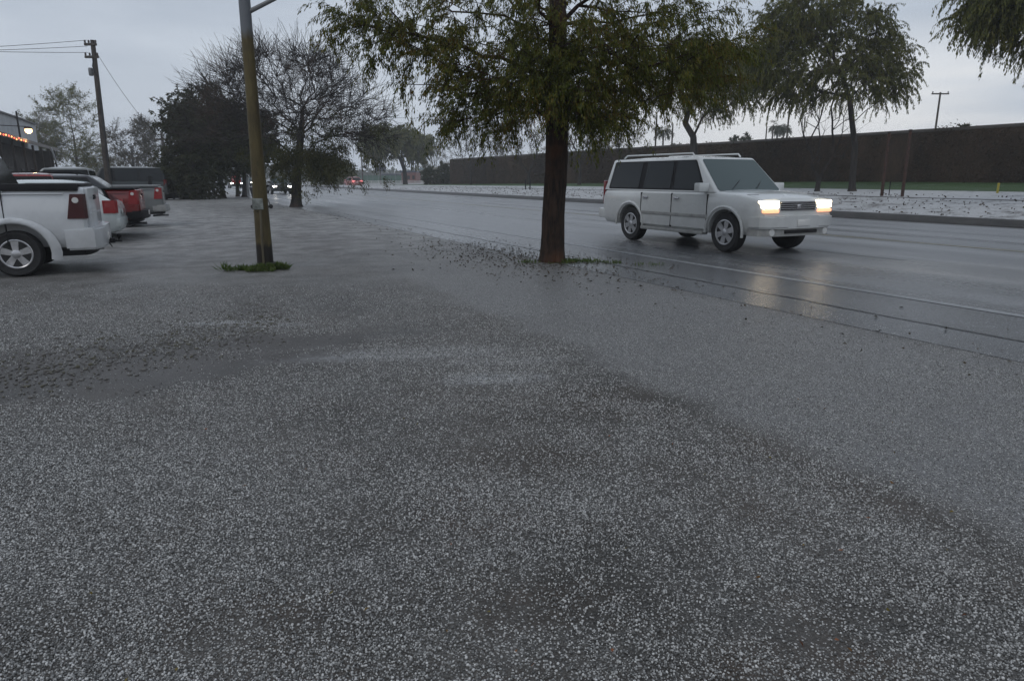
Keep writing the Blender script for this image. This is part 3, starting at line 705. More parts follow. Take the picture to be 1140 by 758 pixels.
def loft(mb, st, n_end=True):
    """st: (x, z_bottom, z_top, half width, crown)"""
    rings = []
    for x, zb, zt, w_, cr in st:
        h = zt-zb; half = [(.80*w_, zb), (.93*w_, zb+.02), (.965*w_, zb+.08*h), (.985*w_, zb+.2*h), (.997*w_, zb+.38*h), (w_, zb+.55*h), (.998*w_, zb+.68*h), (.992*w_, zb+.79*h), (.982*w_, zb+.87*h), (.966*w_, zb+.93*h), (.945*w_, zb+.97*h), (.91*w_, zt-.004), (.86*w_, zt+cr*.2), (.72*w_, zt+cr*.5), (.45*w_, zt+cr*.85)]
        ring = [(0, zb)]+half+[(0, zt+cr)]+[(-a, b) for a, b in half[::-1]]
        rings.append([mb.bm.verts.new((x, a, b)) for a, b in ring])
    for q, r in zip(rings, rings[1:]):
        k = len(q)
        for i in range(k): mb.bm.faces.new((q[i], q[(i+1) % k], r[(i+1) % k], r[i]))
    mb.bm.faces.new(rings[0]); mb.bm.faces.new(rings[-1][::-1]); return mb
def cut(o, cutters):
    """carve the wheel openings out of the body mesh"""
    for c in cutters:
        c.parent = o.parent; md = o.modifiers.new('cut', 'BOOLEAN'); md.operation = 'DIFFERENCE'; md.solver = 'EXACT'; md.object = c
    bpy.context.view_layer.update()
    dg = bpy.context.evaluated_depsgraph_get(); me = bpy.data.meshes.new_from_object(o.evaluated_get(dg), depsgraph=dg)
    o.modifiers.clear(); old = o.data; o.data = me; smooth(me, 30)
    for c in cutters: bpy.data.objects.remove(c, do_unlink=True)
def wheel(root, x, y, R_, wd, side, rimr=.62, spokes=5, dirty=0):
    e = MB().lathe([(R_*.62, -wd*.42), (R_*.90, -wd*.5), (R_*.985, -wd*.36), (R_, -wd*.1), (R_, wd*.1), (R_*.985, wd*.36), (R_*.90, wd*.5), (R_*.66, wd*.44)], 'y', 40)
    hub = empty('wheel', (x, y, R_)); hub.parent = root
    e.build('tyre', TYRE, hub)
    s = side; m = MB(); rr = R_*rimr
    m.lathe([(rr*.99, s*wd*.40), (rr*1.06, s*wd*.47), (rr*1.0, s*wd*.485), (rr*.93, s*wd*.44), (rr*.90, s*wd*.2)], 'y', 36)
    m2 = MB()
    for k in range(spokes):
        A = 2*math.pi*k/spokes+.31; c, sn = math.cos(A), math.sin(A); px, pz = -sn, c
        w0, w1 = rr*.17, rr*.25; y0, y1 = s*wd*.30, s*wd*.45
        q = [(c*.12*rr-px*w0, sn*.12*rr-pz*w0), (c*.95*rr-px*w1, sn*.95*rr-pz*w1), (c*.95*rr+px*w1, sn*.95*rr+pz*w1), (c*.12*rr+px*w0, sn*.12*rr+pz*w0)]
        m2.prism(q, y0, y1, 'y')
    m2.lathe([(rr*.30, s*wd*.3), (rr*.30, s*wd*.46), (rr*.2, s*wd*.50), (.001, s*wd*.50)], 'y', 20)
    bmesh.ops.recalc_face_normals(m2.bm, faces=m2.bm.faces)
    me = bpy.data.meshes.new('spokes'); m2.bm.to_mesh(me); m2.bm.free(); m.bm.from_mesh(me)
    m.build('rim', RIM, hub, sm=30)
    MB().lathe([(rr*.92, s*wd*.1), (rr*.92, s*wd*.14)], 'y', 24).build('brake_disc', BLACKP, hub)
    return hub
def well_cutters(xs, R_, W_, y_in=.30):
    out = []
    for x in xs:
        for s in (-1, 1):
            o = MB().lathe([(R_, 0), (R_, s*.6)], 'y', 36, (x, s*(W_-y_in), R_*.88)).build('cutter', None, sm=0); out.append(o)
    return out
def cabin(root, mat, xbf, xbr, xtf, xtr, z0, z1, w0, w1, sides, glass=GLASS, wind=GLASS_TEAL, crown=.05, rack=False, rearwin=True, wm=.05, roofmat=None, surround=True):
    m = MB(); rings = []
    A = [(xbf, z0, w0), (xtf, z1, w1)]
    pts0 = [(xbf, w0), (xbr, w0), (xbr, -w0), (xbf, -w0)]; pts1 = [(xtf, w1), (xtr, w1), (xtr, -w1), (xtf, -w1)]
    a = [m.bm.verts.new((x, y, z0)) for x, y in pts0]; b = [m.bm.verts.new((x, y, z1)) for x, y in pts1]
    m.bm.faces.new(a)
    top = m.bm.faces.new(b[::-1])
    for i in range(4): m.bm.faces.new((a[i], b[i], b[(i+1) % 4], a[(i+1) % 4]))
    r = bmesh.ops.bevel(m.bm, geom=[e for e in m.bm.edges if max(v.co.z for v in e.verts) > z0+.01], offset=.055, segments=3, affect='EDGES', profile=.5)
    m.build('cabin', mat, root); mat = roofmat or mat
    # crowned roof panel
    rows = []
    for i in range(9):
        x = xtf-.02+(xtr-xtf+.04)*i/8; rows.append([(x, -w1+.03+(2*w1-.06)*j/8, z1-.004+crown*(1-(2*j/8-1)**2)*(1-(2*i/8-1)**4)) for j in range(9)])
    MB().grid(rows).build('roof', mat, root, sm=60)
    for s in (1, -1):
        if surround:                        # dark surround that joins the side windows into one band
            sb0, sb1, st0, st1 = sides[0][0]+.05, sides[-1][1]-.05, sides[0][2]+.03, sides[-1][3]-.05
            q = [(sb0, s*w0, z0), (sb1, s*w0, z0), (st1, s*w1, z1), (st0, s*w1, z1)]
            if s == -1: q = [q[1], q[0], q[3], q[2]]
            add_panel(MB(), q, (.01, .01, wm-.025, .065), .05, .001, .0015).build('window_surround', BLACKP, root, sm=0)
        for (b0, b1, t0, t1) in sides:      # window corners: bottom front/rear, top front/rear
            q = [(b0, s*w0, z0), (b1, s*w0, z0), (t1, s*w1, z1), (t0, s*w1, z1)]
            if s == -1: q = [q[1], q[0], q[3], q[2]]
            add_panel(MB(), q, (.018, .018, wm, .085), .045, .003).build('side_window', glass, root, sm=0)
    add_panel(MB(), [(xbf, -w0, z0), (xbf, w0, z0), (xtf, w1, z1), (xtf, -w1, z1)], (.075, .075, .03, .07), .06, .003).build('windshield', wind, root, sm=0)
    if rearwin: add_panel(MB(), [(xbr, w0, z0), (xbr, -w0, z0), (xtr, -w1, z1), (xtr, w1, z1)], (.10, .10, .05, .09), .06, .003).build('rear_window', glass, root, sm=0)
    if rack:
        for s in (1, -1):
            r_ = MB().tube([(xtf-.25, s*(w1-.13), z1+.02), (xtf-.32, s*(w1-.13), z1+.085), (xtr+.35, s*(w1-.13), z1+.085), (xtr+.25, s*(w1-.13), z1+.02)], .018, 6)
            r_.build('roof_rail', mat if rack == 'body' else BLACKP, root)
def mirror(root, x, y, z, s, mat):
    MB().box(x-.09, x+.07, y-s*.02 if s > 0 else y-.24, y+.24 if s > 0 else y+.02, z-.08, z+.10, .035).build('wing_mirror', mat, root)
def seam_lines(root, segs, name='door', mat=None):
    pass
def door_panel(mb_pts, root, mat, y, s, th=.006):
    pass
def front_dir(theta): return theta

# ---------------- white sport utility vehicle, lights on
WHITE = paint('white_paint', (.60, .615, .61), .22, dirt=(.30, .295, .28))
def big_suv(loc, rz, label):
    t = empty('sport_utility_vehicle', loc, rz, label, 'suv')
    wd = .965
    st = [(-2.57, .50, .98, wd*.86, .0), (-2.54, .42, 1.12, wd*.94, .01), (-2.40, .36, 1.15, wd*.985, .01), (-1.5, .33, 1.15, wd, .01), (.0, .33, 1.15, wd, .01), (1.10, .33, 1.15, wd, .02), (1.35, .33, 1.145, wd, .045),
          (1.9, .34, 1.11, wd*.99, .06), (2.28, .36, 1.06, wd*.975, .055), (2.44, .42, 1.02, wd*.95, .03), (2.52, .50, .93, wd*.90, .0)]
    b = loft(MB(), st).build('body', WHITE, t); cut(b, well_cutters((1.62, -1.40), .44, wd))
    cabin(t, WHITE, 1.32, -2.52, .58, -2.36, 1.14, 1.83, .915, .765, [(.98, .02, .50, -.02), (-.06, -1.02, -.10, -1.02), (-1.16, -2.30, -1.16, -2.20)], rack='body')
    for x in (1.62, -1.40):
        for s in (1, -1):
            wheel(t, x, s*(wd-.15), .385, .25, s, .60, 6)
            m = MB(); arc = [(x+.50*math.cos(R(a)), s*(wd+.004), .385+.49*math.sin(R(a))) for a in range(-8, 189, 12)]; m.tube(arc, .028, 6).build('wheel_arch', WHITE, t)
    for s in (1, -1):
        MB().box(-1.0, 1.14, s*wd-.02 if s > 0 else s*wd-.016, s*wd+.016 if s > 0 else s*wd+.02, .63, .70, .008).build('side_molding', CLADD, t)
        MB().box(-.92, 1.08, min(s*(wd-.12), s*(wd+.05)), max(s*(wd-.12), s*(wd+.05)), .30, .37, .02).build('running_board', CLADD, t)
        for x0, x1 in ((1.12, .06), (.04, -.98)):   # doors set just proud of the flank
            q = [(x0, s*(wd+.0005), .42), (x1, s*(wd+.0005), .42), (x1, s*(wd*.985+.002), 1.09), (x0, s*(wd*.985+.002), 1.09)]
            if s == -1: q = [q[1], q[0], q[3], q[2]]
            d = add_panel(MB(), q, (.0, .0, .0, .0), .05, .0, .007).build('door', WHITE, t, sm=0)
            MB().box(x1+.07, x1+.24, min(s*(wd+.0), s*(wd+.035)), max(s*(wd+.0), s*(wd+.035)), .98, 1.02, .01).build('handle', CHROME, d)
        mirror(t, 1.04, s*.93, 1.22, s, WHITE)
        y0, y1 = sorted((s*.50, s*.90))
        h = MB().box(2.36, 2.535, y0, y1, .86, 1.005, .03).build('headlight', HEADL, t)
        MB().box(2.34, 2.545, y0+.01, y1-.01, .785, .845, .015).build('turn_signal', AMBER, t)
        yy0, yy1 = sorted((s*.74, s*.90)); MB().box(-2.585, -2.50, yy0, yy1, .80, 1.35, .02).build('tail_light', REDL, t)
        ld = bpy.data.lights.new('headlamp_beam', 'SPOT'); ld.energy = 90; ld.spot_size = R(62); ld.spot_blend = .8; ld.color = (1, .88, .68); ld.shadow_soft_size = .07
        lo_ = bpy.data.objects.new('headlamp_beam', ld); COL.objects.link(lo_); lo_.parent = h; lo_.location = (2.60, s*.70, .90); lo_.rotation_euler = (0, R(-82), 0)
        lo_.rotation_euler = Vector((-1, 0, .12)).to_track_quat('Z', 'Y').to_euler()
    g = MB(); g.box(2.42, 2.522, -.47, .47, .80, .985, .02).build('grille', BLACKP, t)
    gb = MB()
    for k in range(5): gb.box(2.515, 2.535, -.46, .46, .815+k*.037, .828+k*.037)
    gb.build('grille_bars', CHROME, t)
    MB().prism([(-.96, 2.32), (-.90, 2.58), (-.55, 2.66), (.55, 2.66), (.90, 2.58), (.96, 2.32)], .52, .735).build('tmp', WHITE) if False else None
    f = MB(); P = [(2.25, -.97), (2.50, -.955), (2.62, -.82), (2.67, -.4), (2.67, .4), (2.62, .82), (2.50, .955), (2.25, .97)]
    f.prism(P, .50, .735); bmesh.ops.bevel(f.bm, geom=[e for e in f.bm.edges if abs(e.verts[0].co.z-e.verts[1].co.z) < .01], offset=.03, segments=2, affect='EDGES'); f.build('front_bumper', WHITE, t)
    f = MB(); f.prism([(x-.05, y*.96) for x, y in P], .36, .505); f.build('valance', CLADD, t)
    MB().box(2.60, 2.645, -.42, .42, .41, .47, .01).build('air_intake', BLACKP, t)
    MB().box(2.672, 2.684, -.16, .16, .545, .66, .004).build('number_plate', CLEARL, t)
    MB().box(2.52, 2.545, -.05, .05, .865, .935, .01).build('emblem', CHROME, t)
    for s in (1, -1):
        MB().lathe([(.07, 2.52), (.07, 2.585), (.06, 2.595)], 'x', 16, (0, s*.70, .43)).build('fog_lamp', CLEARL, t)
        for x0 in (1.13, .05, -.99): MB().box(x0-.006, x0+.006, *sorted((s*(wd-.03), s*(wd+.0095))), .40, 1.10).build('door_gap', BLACKP, t)
        MB().box(1.32, 2.30, *sorted((s*.80, s*.806)), 1.105, 1.112).build('hood_gap', BLACKP, t)
        MB().box(2.2, 2.40, *sorted((s*(wd*.955), s*(wd*.975))), .66, .70, .005).build('side_marker', AMBER, t)
    MB().box(-2.72, -2.42, -.93, .93, .46, .70, .04).build('rear_bumper', WHITE, t)
    MB().tube([(1.33, -.5, 1.205), (1.0, .05, 1.42)], .007, 5).build('wiper', BLACKP, t)
    MB().tube([(1.33, .15, 1.21), (1.0, .62, 1.40)], .007, 5).build('wiper', BLACKP, t)
    return t
pf = gp(811, 281); hd = Vector((sR, -cR, 0)); pf = pf-hd*1.66+Vector((-hd.y, hd.x, 0))*.82
suv = big_suv((pf.x, pf.y, .004), RA-math.pi/2, 'white sport utility vehicle with its headlights on, driving on the wet road')

# ---------------- pickups and cars parked in a row, tails to the lot
def pickup(loc, rz, label, mat, lamp=REDL, L=5.2, wd=.93, rail=1.28, roof=1.80, bump=None, tonneau=True, flare=True, belt=1.2, cabx=(-.82, -.66), group='vehicles parked nose-in beside the shop', hitch=False, tailmat=None, wheel_r=.36, deep=.4, side_glass=GLASS, bz=(.50, .72), lz=(.40, .03), over=1.16, scale=1.):
    t = empty('pickup_truck', loc, rz, label, 'pickup', group); xr = -L/2; t.scale = (scale,)*3
    st = [(xr+.06, bz[0]+.06, rail-.02, wd*.93, 0), (xr+.10, bz[0]+.02, rail, wd*.97, 0), (xr+.35, min(.46, bz[0]+.02), rail, wd*.99, .0), (cabx[0]-.18, .42, rail, wd, .0), (cabx[0]-.04, .40, rail, wd, 0), (cabx[0]+.02, .40, belt, wd, .0), (1.05, .40, belt, wd, .01),
          (1.25, .40, belt, wd, .04), (1.9, .42, belt-.04, wd*.985, .05), (2.35, .45, belt-.12, wd*.95, .03), (L/2-.06, .55, belt-.25, wd*.88, 0)]
    b = loft(MB(), st).build('body', mat, t); cut(b, well_cutters((1.62, xr+over), wheel_r+.11, wd))
    cabin(t, mat, 1.25, cabx[0], .55, cabx[1], belt-.01, roof, wd*.93, wd*.78, [(.95, .10, .46, .06), (.02, cabx[0]+.08, -.02, cabx[1]+.04)], glass=side_glass, wind=GLASS)
    for x in (1.62, xr+over):
        for s in (1, -1):
            wheel(t, x, s*(wd-.13), wheel_r, .25, s, .60, 5)
            if flare:
                m = MB(); R0, R1 = wheel_r+.105, wheel_r+.17; V = []
                for k in range(17):
                    a = R(-12+204*k/16); c, sn = math.cos(a), math.sin(a); zc = wheel_r
                    V.append([(x+R0*c, s*(wd+.005), zc+R0*sn), (x+(R0+.006)*c, s*(wd+.020), zc+(R0+.006)*sn), (x+(R0+.03)*c, s*(wd+.030), zc+(R0+.03)*sn), (x+(R0+.08)*c, s*(wd+.024), zc+(R0+.08)*sn), (x+R1*c*1.15, s*(wd+.001), zc+R1*sn*1.04)])
                m.grid(V).build('wheel_flare', mat, t, sm=60)
    # load bed
    if tonneau:
        MB().box(xr+.10, cabx[0]-.02, -wd*.93, wd*.93, rail+.004, rail+.045, .015).build('tonneau_cover', BLACKP, t)
    else:
        MB().box(xr+.16, cabx[0]-.08, -wd*.84, wd*.84, rail-.03, rail+.006).build('bed_liner', BLACKP, t)
    for s in (1, -1):
        y0, y1 = sorted((s*wd*.86, s*wd*1.0)); q = MB(); q.box(xr+.12, cabx[0]-.02, *sorted((s*wd*.86, s*(wd+.006))), rail-(.055 if tonneau and hitch else 0.), rail+.05, .018); q.build('bed_rail', BLACKP if tonneau else mat, t)
        # rear lamp wraps the corner
        yo = s*wd*.985; yi = s*wd*.80
        l = MB(); zb, zt = rail-lz[0], rail-lz[1]
        poly = [(xr+.045, yi), (xr+.035, yo-s*.05), (xr+.075, yo+s*.004), (xr+.30, yo+s*.012), (xr+.30, yo-s*.06), (xr+.12, yi)]
        A = [l.bm.verts.new((x, y, zb)) for x, y in poly]; B_ = [l.bm.verts.new((x-(.0 if k not in (3, 4) else .07), y, zt)) for k, (x, y) in enumerate(poly)]
        l.bm.faces.new(A); l.bm.faces.new(B_[::-1])
        for k in range(6): l.bm.faces.new((A[k], B_[k], B_[(k+1) % 6], A[(k+1) % 6]))
        la = l.build('tail_light', lamp, t, sm=30)
        yy = sorted((yo+s*.010, yo+s*.020)); MB().lathe([(.045, 0), (.04, s*.012)], 'y', 16, (xr+.17, yo+s*.008, rail-lz[1]-.09)).build('reversing_lamp', CLEARL, la)
        mirror(t, .98, s*wd*.93, belt+.10, s, mat)
        for x0, x1 in ((1.08, .06), (.04, -.78)):
            q = [(x0, s*(wd+.0005), .48), (x1, s*(wd+.0005), .48), (x1, s*(wd*.985+.002), belt-.06), (x0, s*(wd*.985+.002), belt-.06)]
            if s == -1: q = [q[1], q[0], q[3], q[2]]
            d = add_panel(MB(), q, (0, 0, 0, 0), .05, 0, .007).build('door', mat, t, sm=0)
            MB().box(x1+.07, x1+.22, *sorted((s*wd, s*(wd+.035))), belt-.20, belt-.16, .01).build('handle', BLACKP, d)
        yy = sorted((s*.45, s*.80)); MB().box(L/2-.12, L/2+.0, *yy, .78, .96, .03).build('headlight', CLEARL, t)
    for s in (1, -1):
        MB().box(cabx[0]-.015, cabx[0]-.002, *sorted((s*(wd-.04), s*(wd+.0025))), .46, rail-.02, 0).build('panel_gap', BLACKP, t)
        MB().box(xr+.31, cabx[0]-.02, *sorted((s*(wd-.04), s*(wd+.006))), rail-.10, rail-.085, .003).build('trim_strip', mat, t)
    MB().lathe([(.085, 0), (.085, .006), (.078, .008), (.07, .008)], 'y', 24, (xr+1.72, wd+.0, rail-.32)).build('fuel_cap', mat, t); MB().lathe([(.085, 0), (.085, -.006), (.078, -.008), (.07, -.008)], 'y', 24, (xr+1.72, -wd-.0, rail-.32)).build('fuel_cap', mat, t)
    for z_ in (rail-.16, rail-.40): MB().box(xr+.012, xr+.022, -wd*.7, wd*.7, z_-.005, z_+.005).build('tailgate_crease', mat, t)
    MB().box(xr-.135, xr-.115, -.16, .16, bz[0]+.09, bz[0]+.21, .004).build('number_plate', CLEARL, t)
    MB().box(xr+.02, xr+.075, -wd*.79, wd*.79, .66, rail-.02, .015).build('tailgate', tailmat or mat, t)
    MB().box(xr+.0, xr+.03, -.12, .12, rail-.20, rail-.13, .01).build('tailgate_handle', BLACKP, t)
    f = MB(); P = [(xr+.36, -wd*1.0), (xr+.02, -wd*1.0), (xr-.07, -wd*.86), (xr-.12, -wd*.4), (xr-.12, wd*.4), (xr-.07, wd*.86), (xr-.02, wd), (xr+.36, wd)]
    f.prism(P, *bz); bmesh.ops.bevel(f.bm, geom=[e for e in f.bm.edges if abs(e.verts[0].co.z-e.verts[1].co.z) < .01], offset=.03, segments=2, affect='EDGES'); f.build('rear_bumper', bump or mat, t)
    f = MB(); f.prism([(x+.16, y*.85) for x, y in P], bz[0]-.09, bz[0]+.02); f.build('undertray', BLACKP, t)
    MB().box(L/2-.14, L/2+.05, -wd*.98, wd*.98, .48, .72, .04).build('front_bumper', bump or mat, t)
    MB().box(L/2-.10, L/2+.01, -.42, .42, .76, .98, .02).build('grille', BLACKP, t)
    MB().tube([(-2.2+ (xr+2.6), .35, .34), (xr+.1, .50, .36), (xr-.08, .50, .36)], .035, 8).build('exhaust_pipe', CHROME, t)
    if hitch:
        m = MB(); m.box(xr-.20, xr+.2, -.04, .04, .38, .46, .005); m.box(xr-.30, xr-.12, -.035, .035, .40, .43, .004); m.lathe([(.014, .43), (.014, .46), (.030, .475), (.034, .495), (.028, .52), (.001, .528)], 'z', 14, (xr-.26, 0, 0))
        m.tube([(xr-.1, .12, .43), (xr-.16, .14, .33), (xr-.12, .16, .40)], .008, 5)
        m.build('tow_hitch', BLACKP, t)
    return t
def place(u, v, z, back, wd, theta, k=1.):
    """vehicle position so that the lower near rear corner shows at u,v; the tail points along theta"""
    p = gp(u, v, z*k); back *= k; wd *= k; d = Vector((math.cos(theta), math.sin(theta), 0)); n = Vector((-d.y, d.x, 0))
    c = p-d*back+n*wd; c.z = 0; return c, theta+math.pi
TH = R(25)
c, rz = place(111, 277, .37, 2.66, .92, TH)
pickup(c, rz, 'white pickup with black bed cover, nearest the camera, only its rear end in view', paint('pickup_white', (.62, .64, .66), .3), lamp=Mat('smoked_red_lamp').set(col=(.050, .004, .006), rough=.1, coat=.8), rail=1.285, roof=1.80, hitch=True, cabx=(-1.52, -1.28), belt=1.19, wheel_r=.335, bz=(.36, .69), lz=(.46, .10), over=1.0)
RED = paint('red_paint', (.20, .008, .008), .22, dirt=(.12, .06, .05)); GREYP = paint('grey_paint', (.17, .18, .18), .3); CHAR = paint('charcoal_paint', (.014, .016, .022), .3, coat=.25, dirt=(.05, .05, .05)); 
K = .88; c, rz = place(158, 243, .52, 2.7, .95, R(23), K)
pickup(c, rz, 'red pickup with dark step bumper in the parking row', RED, lamp=REDB, L=5.4, wd=.96, rail=1.30, roof=1.70, bump=BLACKP, tonneau=True, flare=False, wheel_r=.38, scale=K)
c, rz = place(180, 234, .55, 2.7, .95, R(24), K)
pickup(c, rz, 'grey pickup with red tail lamps at the far end of the parking row', GREYP, lamp=REDB, L=5.6, wd=.97, rail=1.32, roof=1.92, bump=CLADD, tonneau=False, flare=False, wheel_r=.39, scale=K)

def car(name, loc, rz, label, cat, mat, st, cab, wheels, wd, lamp_z, lamp_h, lamp_mat_=REDL, belt=.95, rack=False, L=4.4, bumper=True, group='vehicles parked nose-in beside the shop', lights=None, lampw=.18, lamp_y=.74, wr=.32, front_lamp=CLEARL, scale=1., roofmat=None):
    t = empty(name, loc, rz, label, cat, group); t.scale = (scale,)*3
    b = loft(MB(), st).build('body', mat, t); cut(b, well_cutters(wheels, wr+.06, wd))
    cabin(t, mat, *cab, rack=rack, roofmat=roofmat)
    for x in wheels:
        for s in (1, -1): wheel(t, x, s*(wd-.12), wr, .21, s, .62, 5)
    xr = st[0][0]; xf = st[-1][0]
    for s in (1, -1):
        yo = s*wd*.955; poly = [(xr+.02, s*wd*lamp_y), (xr-.005, yo-s*.08), (xr+.05, yo), (xr+lampw, yo+s*.03), (xr+lampw, yo-s*.08), (xr+.2, s*wd*lamp_y)]
        l = MB(); l.prism(poly, lamp_z, lamp_z+lamp_h); l.build('tail_light', lamp_mat_, t, sm=30)
        MB().box(xf-.22, xf-.0, *sorted((s*wd*.52, s*wd*.84)), belt-.36, belt-.22, .03).build('headlight', front_lamp, t)
        mirror(t, cab[0]-.25, s*cab[6], belt+.08, s, mat)
    MB().box(xr-.03, xr+.14, -wd*.9, wd*.9, .36, .58, .05).build('rear_bumper', mat, t)
    MB().box(xf-.10, xf+.04, -wd*.85, wd*.85, .30, .52, .05).build('front_bumper', mat, t)
    MB().box(xr-.035, xr-.02, -.26, .26, .66, .78, .004).build('number_plate', CLEARL, t)
    return t
# white compact hatchback, then charcoal sport wagon behind it
HB = [(-2.0, .34, .80, .70, 0), (-1.96, .26, .93, .78, .01), (-1.80, .22, 1.0, .83, .02), (-1.2, .20, .99, .86, 0), (0, .20, .96, .87, 0), (.9, .20, .95, .87, .02), (1.3, .20, .90, .86, .05), (1.75, .22, .80, .82, .04), (1.95, .30, .68, .72, 0)]
c, rz = place(135, 255, .32, 2.02, .78, R(23), .93)
car('hatchback', c, rz, 'small white hatchback between the white pickup and the charcoal wagon', 'car', paint('hatch_white', (.60, .66, .66), .2), HB, (1.15, -1.92, .45, -1.25, .96, 1.44, .80, .62, [(.85, -.05, .38, -.08), (-.12, -1.25, -.15, -1.05)]), (1.25, -1.25), .87, .70, .30, REDB, lampw=.30, wr=.31, scale=.93)
WG = [(-2.35, .40, .85, .80, 0), (-2.32, .32, 1.02, .88, .01), (-2.15, .28, 1.06, .92, .01), (-1.2, .26, 1.05, .94, 0), (.2, .26, 1.03, .94, 0), (1.0, .26, 1.02, .94, .03), (1.5, .27, .98, .92, .05), (2.1, .30, .86, .88, .04), (2.35, .38, .72, .78, 0)]
c, rz = place(143, 250, .33, 2.35, .86, R(23), .92)
car('sport_wagon', c, rz, 'charcoal wagon with roof rails between the white hatchback and the red pickup', 'car', CHAR, WG, (1.35, -2.28, .55, -1.55, 1.03, 1.60, .86, .68, [(1.0, .10, .48, .06), (.02, -.88, -.02, -.86), (-.96, -1.75, -.94, -1.45)]), (1.45, -1.42), .94, .78, .24, REDL, rack='black', wr=.36, scale=.92)
# white van beyond the grey pickup
VN = [(-2.6, .45, 1.0, .86, 0), (-2.57, .38, 1.18, .95, .01), (-2.3, .34, 1.20, .98, 0), (0, .34, 1.20, .98, 0), (1.3, .34, 1.18, .98, .03), (1.7, .36, 1.10, .96, .05), (2.3, .42, .95, .92, .03), (2.5, .5, .80, .82, 0)]
p = gp(196, 224); p.z = 0
c = p+Vector((-4.1, 1.6, 0))
car('van', c, R(24)+math.pi, 'tall van with a pale roof beyond the grey pickup', 'van', paint('van_teal', (.018, .026, .028), .4, coat=.2), VN, (1.65, -2.54, 1.0, -2.48, 1.19, 2.05, .92, .80, [(1.3, .4, .9, .4), (.3, -1.0, .3, -1.0), (-1.1, -2.4, -1.1, -2.38)]), (1.6, -1.5), .98, .9, .4, REDL, wr=.36, roofmat=flat('pale_roof', (.5, .52, .52), .5))
# ---------------- traffic down the road
SED = [(-2.2, .40, .88, .72, 0), (-2.16, .30, .98, .82, .01), (-1.9, .26, 1.0, .87, .02), (-1.3, .24, .97, .89, 0), (0, .24, .95, .90, 0), (.9, .24, .94, .90, .03), (1.5, .25, .88, .88, .05), (2.0, .28, .76, .84, .03), (2.2, .36, .64, .72, 0)]
SC = (1.25, -2.05, .45, -1.3, .97, 1.46, .83, .64, [(.95, 0, .40, -.03), (-.08, -1.2, -.10, -1.02)])
p = gp(393, 208.2)
far = car('hatchback', (p.x, p.y, 0), RA+R(90+8), 'distant red and white car driving away with its brake lights on', 'car', paint('far_red', (.55, .20, .20), .3), HB, (1.15, -1.92, .45, -1.25, .96, 1.5, .80, .62, [(.85, -.05, .38, -.08), (-.12, -1.25, -.15, -1.05)]), (1.25, -1.25), .87, .70, .30, TAILON, wr=.31, lampw=.22, group='distant traffic', lamp_y=.5)
for (l, s_, lab) in ((9.9, 66, 'oncoming dark car with bright headlights, seen either side of the leaning pole'), (9.9, 104, 'oncoming car with headlights on seen between the dark tree trunks, right of the stop sign'), (13.3, 122, 'farthest oncoming car with headlights on, left of the stop sign')):
    car('sedan', W(l, s_, .004), RA-math.pi/2, lab, 'car', CHAR, SED, SC, (1.35, -1.3), .90, .75, .2, REDL, group='distant traffic', front_lamp=lamp_mat('far_headlamp', (1, .95, .85), 25), wr=.32)
# ================================================================== WALL ACROSS THE ROAD
def wall_material():
    m = Mat('vine_wall'); a = m.noise(1.1, 6, .7, m.vec((1, 1, .55))); b = m.noise(10, 5, .7, m.vec((1, 1, .25)))
    g_ = m.noise(.22, 5, .65, m.vec((1, 1, .8))); c = m.mix(m.rng(a, .35, .65), (.024, .018, .014), (.066, .044, .030)); c = m.mix(m.rng(g_, .45, .62, 0, .65), c, (.085, .056, .038)); c = m.mix(m.rng(b, .45, .7, 0, .6), c, (.016, .013, .010))
    return m.set(col=c, rough=.85, normal=m.bump(b, .8, .05), spec=.2)
wl = empty('garden_wall', W(38, 0), RA, 'long dark vine-covered wall running along the far side of the road', 'wall')
TOP = 4.02; s0w, s1w = -12, 94
rows = [[(0, s_, height(38, s_)-.3), (0, s_, TOP-.16), (.3, s_, TOP-.16), (.3, s_, .2)] for s_ in np.linspace(s0w, s1w, 60)]
MB().grid(rows).build('masonry', wall_material(), wl, sm=0)
MB().box(-.05, .35, s0w, s1w+.05, TOP-.16, TOP, .01).build('cap', flat('wall_cap', (.085, .076, .068), .6, sc_=2.), wl)
MB().box(-.02, .32, s1w, s1w+.3, -.1, TOP-.17).build('end_pier', wall_material(), wl)
n = 36000
sv_ = s0w+(s1w-s0w)*rng.random(n)**1.25
zz = rng.random(n); hb = np.array([height(37.9, s_) for s_ in sv_]); den = np.sin(sv_*.9)+np.sin(sv_*.37+1)+np.sin(sv_*2.3+zz*3)
keep = den > -1.2+rng.normal(0, .6, n); sv_, zz, hb = sv_[keep], zz[keep], hb[keep]; n = len(sv_)
top_ = TOP+.02+.24*np.maximum(0, np.sin(sv_*1.7)+np.sin(sv_*.61)-.3)+rng.gamma(1, .05, n)-.25
base = np.stack([-.04-rng.gamma(2, .06, n), sv_, hb+zz*(top_-hb)], 1)
dv = np.stack([-.3+rng.normal(0, .4, n), rng.normal(0, .8, n), -.6+rng.normal(0, .5, n)], 1)
VINE = leaf_material('vine_leaf', [(.016, .014, .009), (.034, .026, .016), (.058, .038, .024), (.026, .028, .014)], .12, .15)
link('vines', npmesh('vines', *leaf_quads(base, dv, rng.uniform(.09, .2, n), .03)), VINE, wl)
